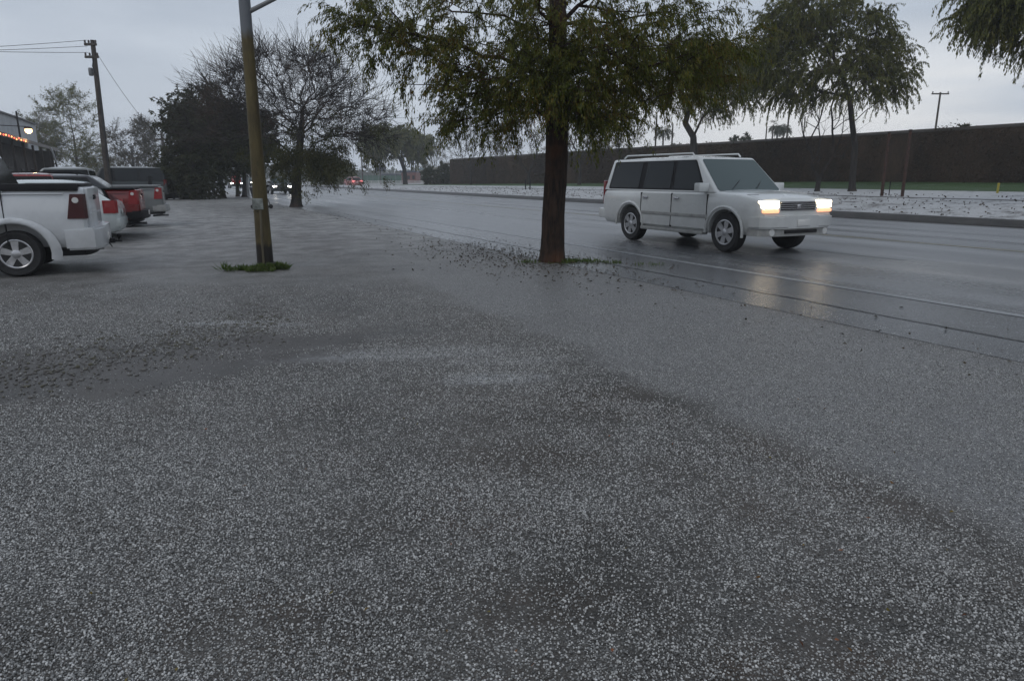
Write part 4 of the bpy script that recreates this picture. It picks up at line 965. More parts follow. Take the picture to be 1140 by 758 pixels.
# shrub rounding off the wall's far end
def shrub(base, label, W_, Ht, seed, n=120, lm=None, leaf=(14, .2, .05, .2, .9), group=None, name='shrub', z=0):
    b = base.copy(); b.z = z
    return make_tree(name, label, 'shrub', b, [(0, 0, -.05), (0, 0, .1), (.02, 0, .3)], [.06, .05, .04], plume(0, 0, Ht*.5, W_/2, W_/2, Ht*.5, n), group=group, tip=.008, wpath=.3, seg=.4, up=.1, first=1,
        base_limb=.04, shoot=(4, .45, .5, 4), leaf=leaf, leafmat=lm or LEAF_DARK, shoot_r=(.006, .003), seed=seed, bark=BARK_GREY)
shrub(W(37.6, 96), 'dark rounded shrub covering the far end of the long wall', 5.2, 3.6, 51, 170, leaf=(16, .3, .07, .2, .9))

# ---- tree stakes, marker, posts on the verge
STK = flat('rusty_stake', (.050, .022, .014), .75, sc_=6, var=.4)
for (u, top, lab) in ((984, 147.5, 'rust-brown tree stake on the verge, left one of the near pair'), (1007, 145, 'rust-brown tree stake on the verge, right one of the near pair')):
    d = on_l(u, 29.0); p = W(29.0, d); p.z = height(29.0, d)
    zt = zat(u, top, p); t = empty('tree_stake', p, 0, lab, 'stake', 'wooden tree stakes on the verge')
    MB().tube([(0, 0, -.1), (0, 0, zt-p.z)], [.070, .066], 10).build('post', STK, t)
    MB().lathe([(.078, zt-p.z-.03), (.08, zt-p.z+.02), (.001, zt-p.z+.03)], 'z', 10).build('post_cap', BLACKP, t)
    MB().tube([(0.05*math.cos(a), .05*math.sin(a), 1.55) for a in np.linspace(0, 6.28, 12)], .012, 5).build('tie', BLACKP, t)
for (u, lab) in ((585, 'short dark stake on the verge, left one of the far pair'), (590, 'short dark stake on the verge, right one of the far pair'), (684, 'short dark stake on the verge beside the tail of the white vehicle')):
    d = on_l(u, 27.5); p = W(27.5, d); p.z = height(27.5, d)
    t = empty('tree_stake', p, 0, lab, 'stake', 'wooden tree stakes on the verge'); MB().tube([(0, 0, -.1), (.02, 0, .85)], .05, 8).build('post', BLACKP, t); MB().tube([(0, 0, .6), (.0, .25, .62)], .02, 6).build('tie', BLACKP, t)
d = on_l(992, 29.3); p = W(29.3, d); p.z = height(29.3, d)
o = MB().tube([(0, 0, 0), (0, 0, .45), (.0, 0, .62)], [.02, .02, .03], 8).build('sprinkler_riser', BLACKP, loc=p); tag(o, 'small dark sprinkler riser between the two near tree stakes', 'sprinkler')
d = on_l(1113, 31.8); p = W(31.8, d); p.z = height(31.8, d)
t = empty('utility_marker', p, 0, 'small yellow marker post at the lawn edge, far right', 'marker')
MB().tube([(0, 0, -.05), (0, 0, .36)], .045, 10).build('post', flat('yellow_plastic', (.36, .30, .04), .5), t); MB().lathe([(.05, .36), (.05, .40), (.02, .42)], 'z', 10).build('marker_cap', flat('yellow_cap', (.42, .33, .03), .45), t)

# ---- poles and palms beyond the wall
GALV = flat('grey_steel', (.16, .165, .17), .5, sc_=4)
POLEW = flat('weathered_wood', (.060, .048, .040), .85, sc_=2.5, var=.35, bump=.4)
def plain_pole(u, vtop, l, s_, label, cat, arm=0, mat=GALV, r=.09, name='street_pole', group='thin poles beyond the wall', box=False):
    p = W(l, s_); p.z = height(l, s_); h = zat(u, vtop, p)-p.z; t = empty(name, p, 0, label, cat, group)
    MB().tube([(0, 0, -.2), (0, 0, h)], [r, r*.7], 8).build('pole', mat, t)
    if arm:
        MB().tube([(-arm, 0, h-.12), (arm, 0, h-.12)], .06, 6).build('crossarm', mat, t)
        for x in (-arm*.9, arm*.9): MB().lathe([(.04, h-.06), (.06, h+.03), (.02, h+.08)], 'z', 8, (x, 0, 0)).build('insulator', GALV, t)
    if box: MB().box(-.25, .25, -.3, .3, 2.8, 3.5, .03).build('box', GALV, t)
    return t
def s_at(u, l): return on_l(u, l)
plain_pole(1034, 103, 58, s_at(1034, 58), 'thin pole with a short crossarm standing behind the wall, right of the weeping tree', 'utility pole', .7, POLEW, .10)
for (u, v, l, lab) in ((872, 118, 56, 'tallest thin pole behind the wall, left of the wide weeping tree'), (856, 139, 60, 'short thin pole behind the wall, left of the tallest one'), (849, 141, 66, 'shortest thin pole behind the wall, leftmost of its group'), (890, 130, 70, 'thin pole behind the wall under the left edge of the wide weeping tree'),
                       (746, 138, 52, 'thin pole seen over the roof of the white vehicle'), (728, 128, 48, 'dark straight pole over the roof of the white vehicle, left of the palm')):
    plain_pole(u, v, l, s_at(u, l), lab, 'pole', 0, POLEW, .11)
def palm(u, vtop, l, label, seed, cr=1.9):
    s_ = s_at(u, l); p = W(l, s_); p.z = height(l, s_); h = zat(u, vtop, p)-p.z-.6; t = empty('palm_tree', p, 0, label, 'palm tree', 'distant palm trees')
    MB().tube([(0, 0, -.2), (.05, 0, h*.5), (0, 0, h)], [.2, .15, .14], 8).build('trunk', BARK_GREY, t)
    n_ = 34; D = rng.normal(0, 1, (n_, 3)); D[:, 2] = np.abs(D[:, 2])*.8-.2; Q = twigs_from(np.tile(np.array([[0, 0, h]]), (n_, 1)), D, cr, 1.6, 7, wob=.03)
    link('crown', npmesh('crown', *join([poly_tubes(Q, .03, .01), leaves_along(Q, 40, .55, .03, .5, .35, .0, .2)])), LEAF_DARK, t)
palm(736, 142, 75, 'distant palm over the roof of the white vehicle', 1)
palm(868, 140, 105, 'distant small palm behind the wall, left of the wide weeping tree', 2, 1.6); palm(861, 138, 95, 'distant small palm beside the short thin poles', 3, 1.5)
thicket(W(88, s_at(752, 88), 0), 0, 'distant dark clipped tree crown over the roof of the white vehicle', 8.5, 8.2, 52, n=140, low=.3, group=None, leaf=(22, .4, .10, .4, .8), name='round_tree')
for k, (u, l, h_) in enumerate(((1060, 46, 4.1), (1103, 50, 4.6), (1135, 60, 4.9), (800, 62, 6.2), (826, 66, 6.0), (700, 70, 6.5))):
    s_ = s_at(u, l); lab = ['low bush peeping over the wall right of the crossarm pole', 'low bush peeping over the wall near the right edge', 'bush behind the wall at the right edge', 'grey bushy tree behind the wall over the hood of the white vehicle', 'grey bushy tree behind the wall, left of the thin poles', 'hazy tree behind the wall above the tail of the white vehicle'][k]
    shrub(W(l, s_), lab, 1.8 if k < 3 else 4.5, h_-(.45 if k < 3 else .3), 60+k, 60, group='bushes behind the wall', z=height(l, s_), name='bush', leaf=(14, .3, .06, .2, .9))

# ================================================================== FAR END OF THE ROAD
def far_tree_line():
    """an unbroken far wood on the horizon"""
    P = []; 
    n_ = 5200; l = rng.uniform(-260, 420, n_); s_ = 330+rng.normal(0, 12, n_); hh = 4.2+2.6*(np.sin(l*.06)+np.sin(l*.15+1)+.6*np.sin(l*.4))*.5
    z = rng.random(n_)**.7*np.maximum(1.5, hh); X = l*cR-s_*sR; Y = l*sR+s_*cR
    b = np.stack([X, Y, z], 1); d = rng.normal(0, 1, (n_, 3)); return leaf_quads(np.repeat(b, 6, 0)+rng.normal(0, .9, (n_*6, 3)), np.repeat(d, 6, 0)+rng.normal(0, .8, (n_*6, 3)), 1.9, .55)
o = link('far_wood', npmesh('far_wood', *far_tree_line()), LEAF_DARK); tag(o, 'hazy belt of distant trees along the horizon', 'trees', kind='stuff')
def hut(u0, u1, vtop, dist, depth, mat, roofmat, name, label, cat, zbase=0., windows=0, flatroof=True):
    a = ray(u0, 198); b = ray(u1, 198); A = Vector((a[0]/a[1]*dist, dist, zbase)); Bp = Vector((b[0]/b[1]*dist, dist, zbase)); w_ = (Bp-A).length; h = H+ray(u0, vtop)[2]/ray(u0, vtop)[1]*dist-zbase
    t = empty(name, (A+Bp)/2, 0, label, cat)
    MB().box(-w_/2, w_/2, 0, depth, -.2, h*.88).build('wall', mat, t)
    if flatroof: MB().box(-w_/2-.3, w_/2+.3, -.4, depth+.3, h*.88+.003, h).build('roof', roofmat, t)
    else: MB().prism([(-.5, h*.62), (depth/2, h), (depth+.5, h*.62)], -w_/2-.4, w_/2+.4, 'x').build('roof', roofmat, t)
    for k in range(windows): x = -w_/2+w_*(k+.5)/windows; MB().box(x-w_/windows*.25, x+w_/windows*.25, -.03, .05, h*.3, h*.62).build('window', GLASS, t)
    return t
BLUEG = flat('blue_metal', (.10, .17, .22), .5, sc_=.4); DKBLUE = flat('dark_blue_sign', (.045, .05, .09), .5, sc_=.5); PINKW = flat('faded_red_wall', (.20, .07, .06), .7, sc_=.5); GRNF = flat('green_screen', (.06, .12, .09), .8, sc_=.6); WHT = flat('white_render', (.5, .5, .5), .7, sc_=.6); TANC = flat('tan_render', (.24, .23, .20), .8, sc_=1)
hut(447, 463, 190.5, 190, 10, PINKW, DKBLUE, 'low_building', 'distant low faded red building beyond the junction', 'building', windows=3)
hut(424, 441, 192.5, 200, 12, DKBLUE, GALV, 'low_building', 'distant low dark blue building left of the faded red one', 'building', windows=2)
hut(463, 494, 187, 215, 16, TANC, BLUEG, 'warehouse', 'distant warehouse with a long blue-grey roof behind the umbrella tree', 'building', windows=4, flatroof=False)
hut(480.5, 488.5, 186.5, 118, 1.6, TANC, TANC, 'electrical_cabinet', 'tan block cabinet standing left of the wall end', 'cabinet')
hut(489, 500, 199.5, 108, .5, flat('dark_fence', (.03, .03, .032), .8), BLACKP, 'low_fence', 'low dark fence between the tan cabinet and the wall end', 'fence')
hut(344, 362, 196, 240, 10, WHT, GALV, 'low_building', 'pale hazy building far beyond the half-bare tree', 'building', windows=3)
# sign on a post
pt = empty('billboard_sign', (ray(424, 198)[0]/ray(424, 198)[1]*178, 178, 0), 0, 'dark blue rectangular sign on a tall post above the distant buildings', 'sign')
MB().tube([(0, 0, 0), (0, 0, 6.2)], .16, 8).build('post', GALV, pt); MB().box(-1.3, 1.3, -.15, .15, 1.9+1, 4.6, .05).build('panel', DKBLUE, pt)
# long green-screened railing
for (u0, u1, v0, dist, lab, mt) in ((405, 470, 201.5, 150, 'long low white rail fence at the junction beyond the road', WHT), (396, 447, 195.5, 175, 'green-screened fence beyond the white rail', GRNF)):
    a, b = ray(u0, 198), ray(u1, 198); A = Vector((a[0]/a[1]*dist, dist, 0)); Bp = Vector((b[0]/b[1]*dist, dist, 0)); h = H+ray(u0, v0)[2]/ray(u0, v0)[1]*dist; w_ = (Bp-A).length
    t = empty('rail_fence' if mt is WHT else 'screen_fence', A, 0, lab, 'fence')
    if mt is WHT:
        for z in (.35*h, .62*h, .93*h): MB().box(0, w_, -.03, .03, z-.06, z+.06).build('rail', WHT, t)
    else: MB().box(0, w_, -.04, .04, .05, h).build('screen', mt, t)
    for k in range(9): MB().box(w_*k/8-.06, w_*k/8+.06, -.07, .07, 0, h+.05).build('post', WHT if mt is WHT else GALV, t)
# tall poles down the road
def road_pole(u, vbase, vtop, label, arm=None, r=.14, boxz=None, name='utility_pole', mat=POLEW, group='tall poles down the road'):
    p = gp(u, vbase); h = zat(u, vtop, p); t = empty(name, p, 0, label, 'utility pole', group); MB().tube([(0, 0, -.2), (0, 0, h)], [r, r*.65], 8).build('pole', mat, t)
    if arm: MB().tube([(0, 0, h-.3), (arm*.6, 0, h+.1), (arm, 0, h+.05)], .05, 6).build('arm', mat, t); MB().box(arm-.35, arm+.35, -.12, .12, h-.03, h+.09, .03).build('lamp_head', GALV, t)
    if boxz: MB().box(.05, .9, -.3, .3, boxz, boxz+.5, .05).build('transformer', GALV, t)
road_pole(404, 206, 150, 'tall thin pole with a small box, right of the half-bare tree', boxz=3.3, r=.16)
road_pole(474, 206.5, 132, 'tall thin pole just right of the umbrella tree', r=.15)
road_pole(424, 205, 150, 'thin street lamp pole behind the umbrella tree', arm=1.6, r=.13, name='street_lamp')
# stop sign beyond the pole
p = gp(264.5, 217); t = empty('stop_sign', p, R(20), 'small red stop sign on a post between the dark tree trunks', 'sign')
zc = zat(263.5, 200, p); MB().tube([(0, .03, 0), (0, .03, zc+.3)], .03, 8).build('post', GALV, t)
def text(body, size, name, mat, parent, loc, rot=(math.pi/2, 0, 0), ext=.002):
    c = bpy.data.curves.new(name, 'FONT'); c.body = body; c.size = size; c.align_x = 'CENTER'; c.align_y = 'CENTER'; c.extrude = ext
    o = bpy.data.objects.new(name, c); COL.objects.link(o); bpy.context.view_layer.update(); dg = bpy.context.evaluated_depsgraph_get(); me = bpy.data.meshes.new_from_object(o.evaluated_get(dg)); bpy.data.objects.remove(o)
    return link(name, me, mat, parent, loc, rot)
octo = [(.40*math.cos(R(22.5+45*k)), .40*math.sin(R(22.5+45*k))+zc) for k in range(8)]
f_ = MB().prism(octo, -.01, .01, 'y').build('panel', flat('sign_red', (.5, .02, .03), .4), t); MB().prism([(x*.92, (z-zc)*.92+zc) for x, z in octo], -.014, -.011, 'y').build('panel_face', flat('sign_red_face', (.55, .02, .03), .4), f_)
text('STOP', .27, 'lettering', flat('sign_white', (.8, .8, .8), .4), f_, (0, -.017, zc))
# pale post panel right of it
p = gp(276, 218); t = empty('pale_column', p, R(10), 'pale square column standing between two dark trunks left of the leaning pole', 'column'); MB().box(-.16, .16, -.16, .16, 0, 1.55, .02).build('shaft', flat('pale_paint', (.42, .43, .44), .6), t); MB().box(-.20, .20, -.20, .20, 1.553, 1.62, .01).build('capital', flat('pale_cap', (.38, .39, .40), .6), t)

# ================================================================== WHEELED CART behind the pole
p = gp(290, 232.5); t = empty('wheeled_cart', p, R(-6), 'dark wheeled cart standing on the lot, half hidden behind the leaning pole', 'cart')
dk = flat('cart_black', (.020, .020, .023), .55)
MB().prism([(-.36, .98), (.08, .94), (.12, .40), (-.22, .38)], -.22, .22, 'y').build('body', dk, t)
MB().tube([(.10, -.2, .55), (.30, -.2, .98), (.36, -.2, 1.05)], .025, 8).build('push_handle', dk, t); MB().tube([(.10, .2, .55), (.30, .2, .98), (.36, .2, 1.05)], .025, 8).build('push_handle', dk, t); MB().tube([(.36, -.24, 1.05), (.36, .24, 1.05)], .045, 10).build('grip', BLACKP, t)
for s in (-1, 1):
    MB().tube([(-.20, s*.2, .42), (-.26, s*.22, .12)], .022, 6).build('leg', dk, t); MB().tube([(.12, s*.2, .60), (.30, s*.22, .42), (.40, s*.22, .12)], .022, 6).build('leg', dk, t)
    for x in (-.26, .42): MB().lathe([(.02, -.03), (.095, -.03), (.10, 0), (.095, .03), (.02, .03)], 'y', 14, (x, s*.22, .10)).build('wheel', TYRE, t)

# ================================================================== LEANING LIGHT POLE, left of centre
def pole_material():
    m = Mat('mossy_pole'); X, Y, Z = m.xy(); n = m.noise(2.6, 5, .65, m.vec((3, 3, .7))); n2 = m.noise(14, 5, .7, m.vec((2, 2, .5)))
    Zw = m.math('ADD', Z, m.math('MULTIPLY', m.math('SUBTRACT', n, .5), .25))
    moss = m.mix(m.rng(n, .35, .65), (.052, .038, .018), (.105, .082, .032)); moss = m.mix(m.rng(n2, .55, .75, 0, .6), moss, (.03, .035, .012))
    c = m.mix(m.rng(Zw, 3.42, 3.58), moss, (.135, .145, .16)); c = m.mix(m.rng(Zw, .43, .36), c, (.018, .015, .012))
    return m.set(col=c, rough=.6, normal=m.bump(n2, .5, .01), spec=.3)
pb = gp(296, 299); t = empty('light_pole', pb, 0, 'tall leaning street light pole with yellowish mossy lower part and grass round its foot', 'light pole')
topx = (ray(272, 0)[0]/ray(272, 0)[1]*pb.y-pb.x)/(zat(272, 0, pb)); 
MB().tube([(0, 0, -.1), (topx*.4, 0, .4), (topx*1.5, 0, 1.5), (topx*3, 0, 3.0), (topx*5, 0, 5.0), (topx*8, 0, 8.0)], [.128, .122, .102, .088, .079, .068], 28).build('pole', pole_material(), t)
za = zat(283, 12, pb); xa = topx*za
MB().tube([(xa+.05, 0, za-.02), (xa+.45, 0, za+.16), (xa+1.2, -.1, za+.48), (xa+2.6, -.2, za+.85)], [.033, .03, .028, .026], 10).build('arm', GALV, t)
MB().box(xa+2.3, xa+3.0, -.32, -.08, za+.80, za+.96, .05).build('lamp_head', GALV, t)
MB().tube([(xa-.1, 0, za-.05), (xa+.1, 0, za-.05)], .12, 14).build('clamp', GALV, t) if False else None
zp = zat(287, 228, pb); xp = topx*zp
f_ = MB().box(xp-.085, xp+.08, -.132, -.115, zp-.07, zp+.10, .004).build('plate', flat('pale_plate', (.20, .215, .20), .5, sc_=12, var=.35), t)
for k in range(5): MB().box(xp-.065, xp+.06, -.1345, -.1325, zp+.07-k*.028, zp+.076-k*.028).build('plate_line', flat('plate_line', (.16, .18, .17), .5), f_) if k < 5 else None
MB().tube([(topx*.1+.02, -.132, .0), (topx*.5+.02, -.126, .5), (xp+.03, -.115, zp-.08)], .018, 8).build('conduit', flat('conduit', (.09, .075, .045), .5), t)
MB().tube([(xp-.11, -.03, zp-.11), (xp-.02, -.117, zp-.11), (xp+.10, -.04, zp-.11)], .007, 5).build('strap', BLACKP, t)
# grass tuft and weeds round the foot
GRASS = leaf_material('grass_blade', [(.035, .065, .014), (.055, .095, .020), (.090, .125, .032), (.11, .12, .045)], .25, .2)
def tuft(name, base, spots, label, hgt=(.07, .19)):
    B_ = []; D = []; L = []
    for (x, y, r, k) in spots:
        a = rng.uniform(0, 6.28, k); q = r*np.sqrt(rng.random(k)); B_.append(np.stack([x+q*np.cos(a), y+q*np.sin(a)*.8, np.zeros(k)], 1)); dd = rng.normal(0, .6, (k, 3)); dd[:, 2] = 1; D.append(dd); L.append(rng.uniform(*hgt, k)*rng.uniform(.45, 1.35))
    o = link(name, npmesh(name, *leaf_quads(np.concatenate(B_), np.concatenate(D), np.concatenate(L), .0085, .3)), GRASS, loc=base); return tag(o, label, 'grass', kind='stuff')
tuft('grass_tuft', (pb.x, pb.y, 0), [(-.02, -.20, .10, 420), (-.14, -.26, .09, 300), (.10, -.22, .08, 260), (.26, -.10, .08, 260), (.36, -.14, .06, 120), (-.30, -.22, .07, 120), (-.05, -.36, .13, 150), (-.42, -.30, .10, 60), (.18, -.36, .10, 60), (-.55, -.26, .07, 26), (.0, .1, .15, 60)], 'tuft of green grass round the foot of the leaning light pole')
MB().lathe([(.19, 0), (.17, .06), (.12, .10)], 'z', 14, (.07, -.02, 0)).build('base_collar', flat('rotten_wood', (.02, .015, .012), .8, bump=.5, sc_=9), t)
tuft('weeds', (tb.x, tb.y, 0), [(.28, -.15, .16, 220), (.62, -.1, .25, 120), (1.0, -.25, .2, 70), (-.4, -.25, .2, 60), (1.6, -.5, .3, 40), (.1, -.3, .2, 60)], 'sparse green weeds at the foot of the near tree', (.03, .08))
# ================================================================== TALL UTILITY POLE, left
s_p = 46; pp = gp(123, 224); 
pt = W(*LS(pp)); t = empty('utility_pole', pp, 0, 'tall wooden utility pole with crossarms and wires behind the parked vehicles', 'utility pole')
hh = zat(103, 45, pp); lean = (ray(103, 45)[0]/ray(103, 45)[1]-ray(123, 224)[0]/ray(123, 224)[1])*pp.y
def onp(z): return lean*z/hh
MB().tube([(0, 0, -.2), (onp(hh*.5), 0, hh*.5), (onp(hh), 0, hh)], [.19, .16, .125], 12).build('pole', POLEW, t)
k = pp.y/FPX
def AP(u, v, dy=0): return (ray(u, v)[0]/ray(u, v)[1]*(pp.y+dy)-pp.x, dy, H+ray(u, v)[2]/ray(u, v)[1]*(pp.y+dy))
for (z_, w_) in ((hh-.25, .45), (hh-.95, .5)):
    ca_ = MB().box(onp(z_)-w_, onp(z_)+w_*.6, -.16, -.05, z_-.07, z_+.07, .01).build('crossarm', POLEW, t)
    for q in (-w_*.9, -w_*.4, w_*.5): MB().lathe([(.02, z_+.07), (.055, z_+.11), (.055, z_+.2), (.03, z_+.24)], 'z', 10, (onp(z_)+q, -.1, 0)).build('insulator', flat('brown_ceramic', (.05, .03, .025), .3), ca_)
MB().lathe([(.10, hh-2.0), (.13, hh-1.95), (.13, hh-1.6), (.10, hh-1.55)], 'z', 14, (onp(hh-1.8)-.28, -.05, 0)).build('cable_box', GALV, t)
MB().tube([AP(104, 66, -.2), AP(103, 74, -.25), AP(106, 82, -.2), AP(109.5, 86, -.1)], .03, 6).build('drop_cable', BLACKP, t)
MB().tube([(onp(hh-3.0)+.12, -.08, hh-2.6), (onp(hh*.3)+.15, -.08, hh*.3), (.16, -.08, .0)], .035, 8).build('conduit', flat('black_conduit', (.02, .02, .022), .5), t)
def wire(p0, p1, sag, r, label, name='overhead_wire', group='overhead wires at the tall utility pole'):
    p0, p1 = Vector(p0), Vector(p1); P = [p0.lerp(p1, i/24)-Vector((0, 0, sag*4*(i/24)*(1-i/24))) for i in range(25)]
    o = MB().tube(P, r, 5).build(name, BLACKP); return tag(o, label, 'wire', group)
top = pp+Vector((onp(hh), -.1, hh))
for (du, v1, dz, lab) in ((0, 49.5, -.02, 'highest of the wires running left from the tall pole'), (0, 53.5, -.35, 'second highest wire running left from the tall pole'), (0, 55.5, -.70, 'lowest of the wires running left from the tall pole')):
    z0 = top+Vector((-.3, 0, dz)); d = ray(0, v1); tt = (pp.y-6)/d[1]; e = Vector((d[0]*tt, d[1]*tt, H+d[2]*tt)); e2 = z0+(e-z0)*3.0
    wire(z0, e2, .12, .013, lab)
d = ray(190, 165); tt = 46/d[1]; wire(top+Vector((.2, .1, -.8)), (d[0]*tt, d[1]*tt, H+d[2]*tt), .5, .012, 'thin wire sloping down right from the tall pole')
b = gp(190, 213); t2_ = empty('utility_pole', b, 0, 'small distant utility pole left of the dark evergreens', 'utility pole', 'tall poles down the road'); h2 = zat(186, 149, b)
MB().tube([(0, 0, -.2), ((ray(186.5, 149)[0]-ray(190, 213)[0])*b.y*.9, 0, h2)], [.2, .13], 8).build('pole', POLEW, t2_)
MB().box(-.9-.2, .9-.2, -.08, .08, h2-.7, h2-.5).build('crossarm', POLEW, t2_)
# dark board fence at the end of the lot
fa, fb = gp(150, 224.5), gp(216, 220.5); fa.y += 2; dv = fb-fa; L_ = dv.length
t = empty('board_fence', fa, math.atan2(dv.y, dv.x), 'dark board fence at the far end of the parking row', 'fence'); hf = zat(170, 197, fa)+.0
MB().box(0, L_, -.02, .02, .05, hf).build('boards', flat('dark_boards', (.016, .019, .019), .8, sc_=3, var=.4, bump=.3), t)
for k_ in range(7): MB().box(L_*k_/6-.05, L_*k_/6+.05, -.06, .06, 0, hf+.06).build('post', BLACKP, t)

# ================================================================== SHOP, left edge
EZ = 3.9; d = ray(0, 148); tt = (EZ-H)/d[2]; e0 = Vector((d[0]*tt, d[1]*tt, 0)); le, se = LS(e0)
d = ray(84, 172.5); tt = (EZ-H)/d[2]; e1 = Vector((d[0]*tt, d[1]*tt, 0)); _, s_end = LS(e1)
shop = empty('shop_building', W(le, 0), RA, 'low dark shop with a sloping porch roof and a pale gabled upper storey', 'building')
s_end = min(s_end, se+26)
SH_W = flat('shop_wall', (.045, .038, .034), .8, sc_=1.2, var=.3, bump=.3); SH_P = flat('pale_metal_siding', (.33, .35, .37), .55, sc_=.8)
SH_R = flat('porch_roofing', (.075, .068, .066), .6, sc_=1.5, var=.3)
wx = -1.7
ks = s_end-1.0
MB().box(wx, -.25, s_end-1.1, s_end-.95, 0, EZ-.17).build('porch_screen', SH_W, shop)
MB().box(wx-7, wx, se-14, ks, 0, EZ-.1).build('wall', SH_W, shop)
r_ = MB(); r_.prism([(.0, EZ-.16), (.06, EZ-.16), (.06, EZ+.02), (wx-1.2, EZ+.85), (wx-1.2, EZ+.70), (0, EZ-.05)], se-14, s_end, 'y'); r_.build('porch_roof', SH_R, shop)
MB().box(.062, .10, se-14, s_end+.02, EZ-.17, EZ+.05).build('fascia', flat('fascia', (.14, .125, .115), .6), shop)
for k_ in range(7):
    y = s_end-.6-k_*4.2; MB().box(-.22, -.08, y-.07, y+.07, 0, EZ-.17).build('porch_post', SH_W, shop)
for k_ in range(5):
    y = s_end-3-k_*5.0
    if k_ % 2: dd = MB().box(wx-.02, wx+.05, y-.5, y+.5, 0, 2.1).build('door', flat('shop_door', (.02, .018, .018), .5), shop); MB().box(wx+.05, wx+.09, y+.32, y+.38, .95, 1.15).build('handle', CHROME, dd)
    else: ww = MB().box(wx-.02, wx+.05, y-.9, y+.9, .9, 2.2).build('window_frame', flat('frame_wood', (.07, .06, .055), .6), shop); MB().box(wx+.05, wx+.06, y-.82, y+.82, .98, 2.12).build('window', GLASS, ww)
# upper storey gable end facing the lot, ridge running away
uz = zat(46, 139, W(le+wx, s_end-6)); 
gx = wx-.4
sA = on_l(48, le+gx); sB = sA-5.6; pA, pB = W(le+gx, sA), W(le+gx, sB)
zA = zat(48, 139.5, pA); zB = zat(0, 122, W(le+gx, on_l(0, le+gx))); s00 = on_l(0, le+gx)
slope = (zB-zA)/(sA-s00)
MB().prism([(s00-8, EZ-.5), (s00-8, zB+.3), (s00, zB), (s00+(sA-s00)*.6, zB-(zB-zA)*.75), (sA, zA), (sA, EZ-.5)], gx-6, gx, 'x').build('upper_wall', SH_P, shop)
rf = [(s00-8, zB+.3), (s00, zB), (s00+(sA-s00)*.6, zB-(zB-zA)*.75), (sA+.15, zA-.02)]
MB().prism([(a, b+.003) for a, b in rf]+[(a, b+.12) for a, b in rf[::-1]], gx-6.1, gx+.18, 'x').build('roof', flat('dark_trim', (.05, .05, .052), .6), shop)
cb = on_l(32, le+gx+.4); MB().box(gx+.2, gx+.32, cb-.06, cb+.06, EZ+.7, zat(32, 124, W(le+gx, cb))).build('vent_pipe', BLACKP, shop)
# drooping gutter end
dg_ = on_l(60, le); MB().tube([(.12, dg_, EZ-.05), (.2, dg_+.2, EZ-.6), (.28, dg_+.7, EZ-1.3)], [.07, .07, .06], 8).build('downpipe', flat('white_pipe', (.42, .44, .46), .5), shop)
# shop lamp on a long arm
sl_ = on_l(40, le+.3); pl = W(le+.3, sl_); zl = zat(40, 144.5, pl); t = empty('shop_lamp', (pl.x, pl.y, zl), 0, 'glowing warm lamp on a long arm above the porch roof of the shop', 'lamp')
MB().tube([(0, 0, .16), (-.2, 0, .2), (-2.2, -1.0, .26), (-4.2, -2.2, .22)], .03, 6).build('arm', BLACKP, t); MB().lathe([(.03, .22), (.2, .16), (.25, .06), (.23, .05)], 'z', 16).build('lamp_shade', BLACKP, t)
bulb = MB().lathe([(.02, -.26), (.16, -.20), (.23, -.08), (.20, .04), (.06, .09)], 'z', 16).build('bulb', lamp_mat('bulb_glow', (1, .50, .20), 6), t)
ld = bpy.data.lights.new('lamp_light', 'POINT'); ld.energy = 55; ld.color = (1, .62, .32); ld.shadow_soft_size = .15; lo_ = bpy.data.objects.new('lamp_light', ld); COL.objects.link(lo_); lo_.parent = t; lo_.location = (0, 0, -.42)
# string of small red lights along the eave: one lit string
t = empty('light_string', W(le, se), RA, 'string of small red and orange lights along the porch eave', 'light string')
rl = [lamp_mat('red_bulb', (1, .10, .04), 3.), lamp_mat('orange_bulb', (1, .35, .10), 4.)]
MB().tube([(.16, y, EZ-.05-.05*math.sin(y*3)) for y in np.linspace(-4, 8.6, 60)], .008, 4).build('wire', BLACKP, t)
for k_ in range(14):
    y = -3.6+k_*.86+rng.uniform(-.1, .1); MB().lathe([(.01, -.05), (.035, -.02), (.035, .02), (.01, .05)], 'z', 8, (.17, y, EZ-.12+rng.uniform(-.05, .06))).build('bulb', rl[k_ % 2], t)

# ================================================================== LITTER AND HAILSTONES
def scatter_flakes(name, pts, size, mat, label, cat, flatness=.25):
    n = len(pts); d = rng.normal(0, 1, (n, 3)); d[:, 2] *= flatness; V, F = leaf_quads(np.array(pts), d, size*rng.uniform(.5, 1.4, n), size*.28, .35)
    V[:, 2] = np.abs(V[:, 2]-.008)+.008; o = link(name, npmesh(name, V, F), mat); return tag(o, label, cat, kind='stuff')
def scatter_clods(name, pts, size, mat, label, cat):
    gb = bmesh.new(); bmesh.ops.create_icosphere(gb, subdivisions=1, radius=1); bv = np.array([v.co[:] for v in gb.verts]); bf = np.array([[v.index for v in f.verts] for f in gb.faces]); gb.free()
    n = len(pts); P = np.array(pts); r = size*np.clip(rng.lognormal(-.3, .5, n), .3, 1.9)
    V = bv[None]*(1+rng.normal(0, .22, (n, len(bv), 1)))*(r[:, None]*rng.uniform(.6, 1.4, (n, 3)))[:, None, :]*np.array([1, 1, .55])+P[:, None, :]*np.array([1, 1, .4])
    F = bf[None]+(np.arange(n)*len(bv))[:, None, None]
    o = link(name, npmesh(name, V.reshape(-1, 3), F.reshape(-1, 3)), mat); return tag(o, label, cat, kind='stuff')
pts = []
for _ in range(2000):
    q = rng.normal(0, 1, 2); l, s_ = LS(tb); pts.append(tuple(W(l-.4+q[0]*.7, s_+.9+q[1]*1.9, .012)))
for _ in range(900): pts.append(tuple(W(5.9+rng.normal(0, .5), rng.uniform(-2, 60), .012)))
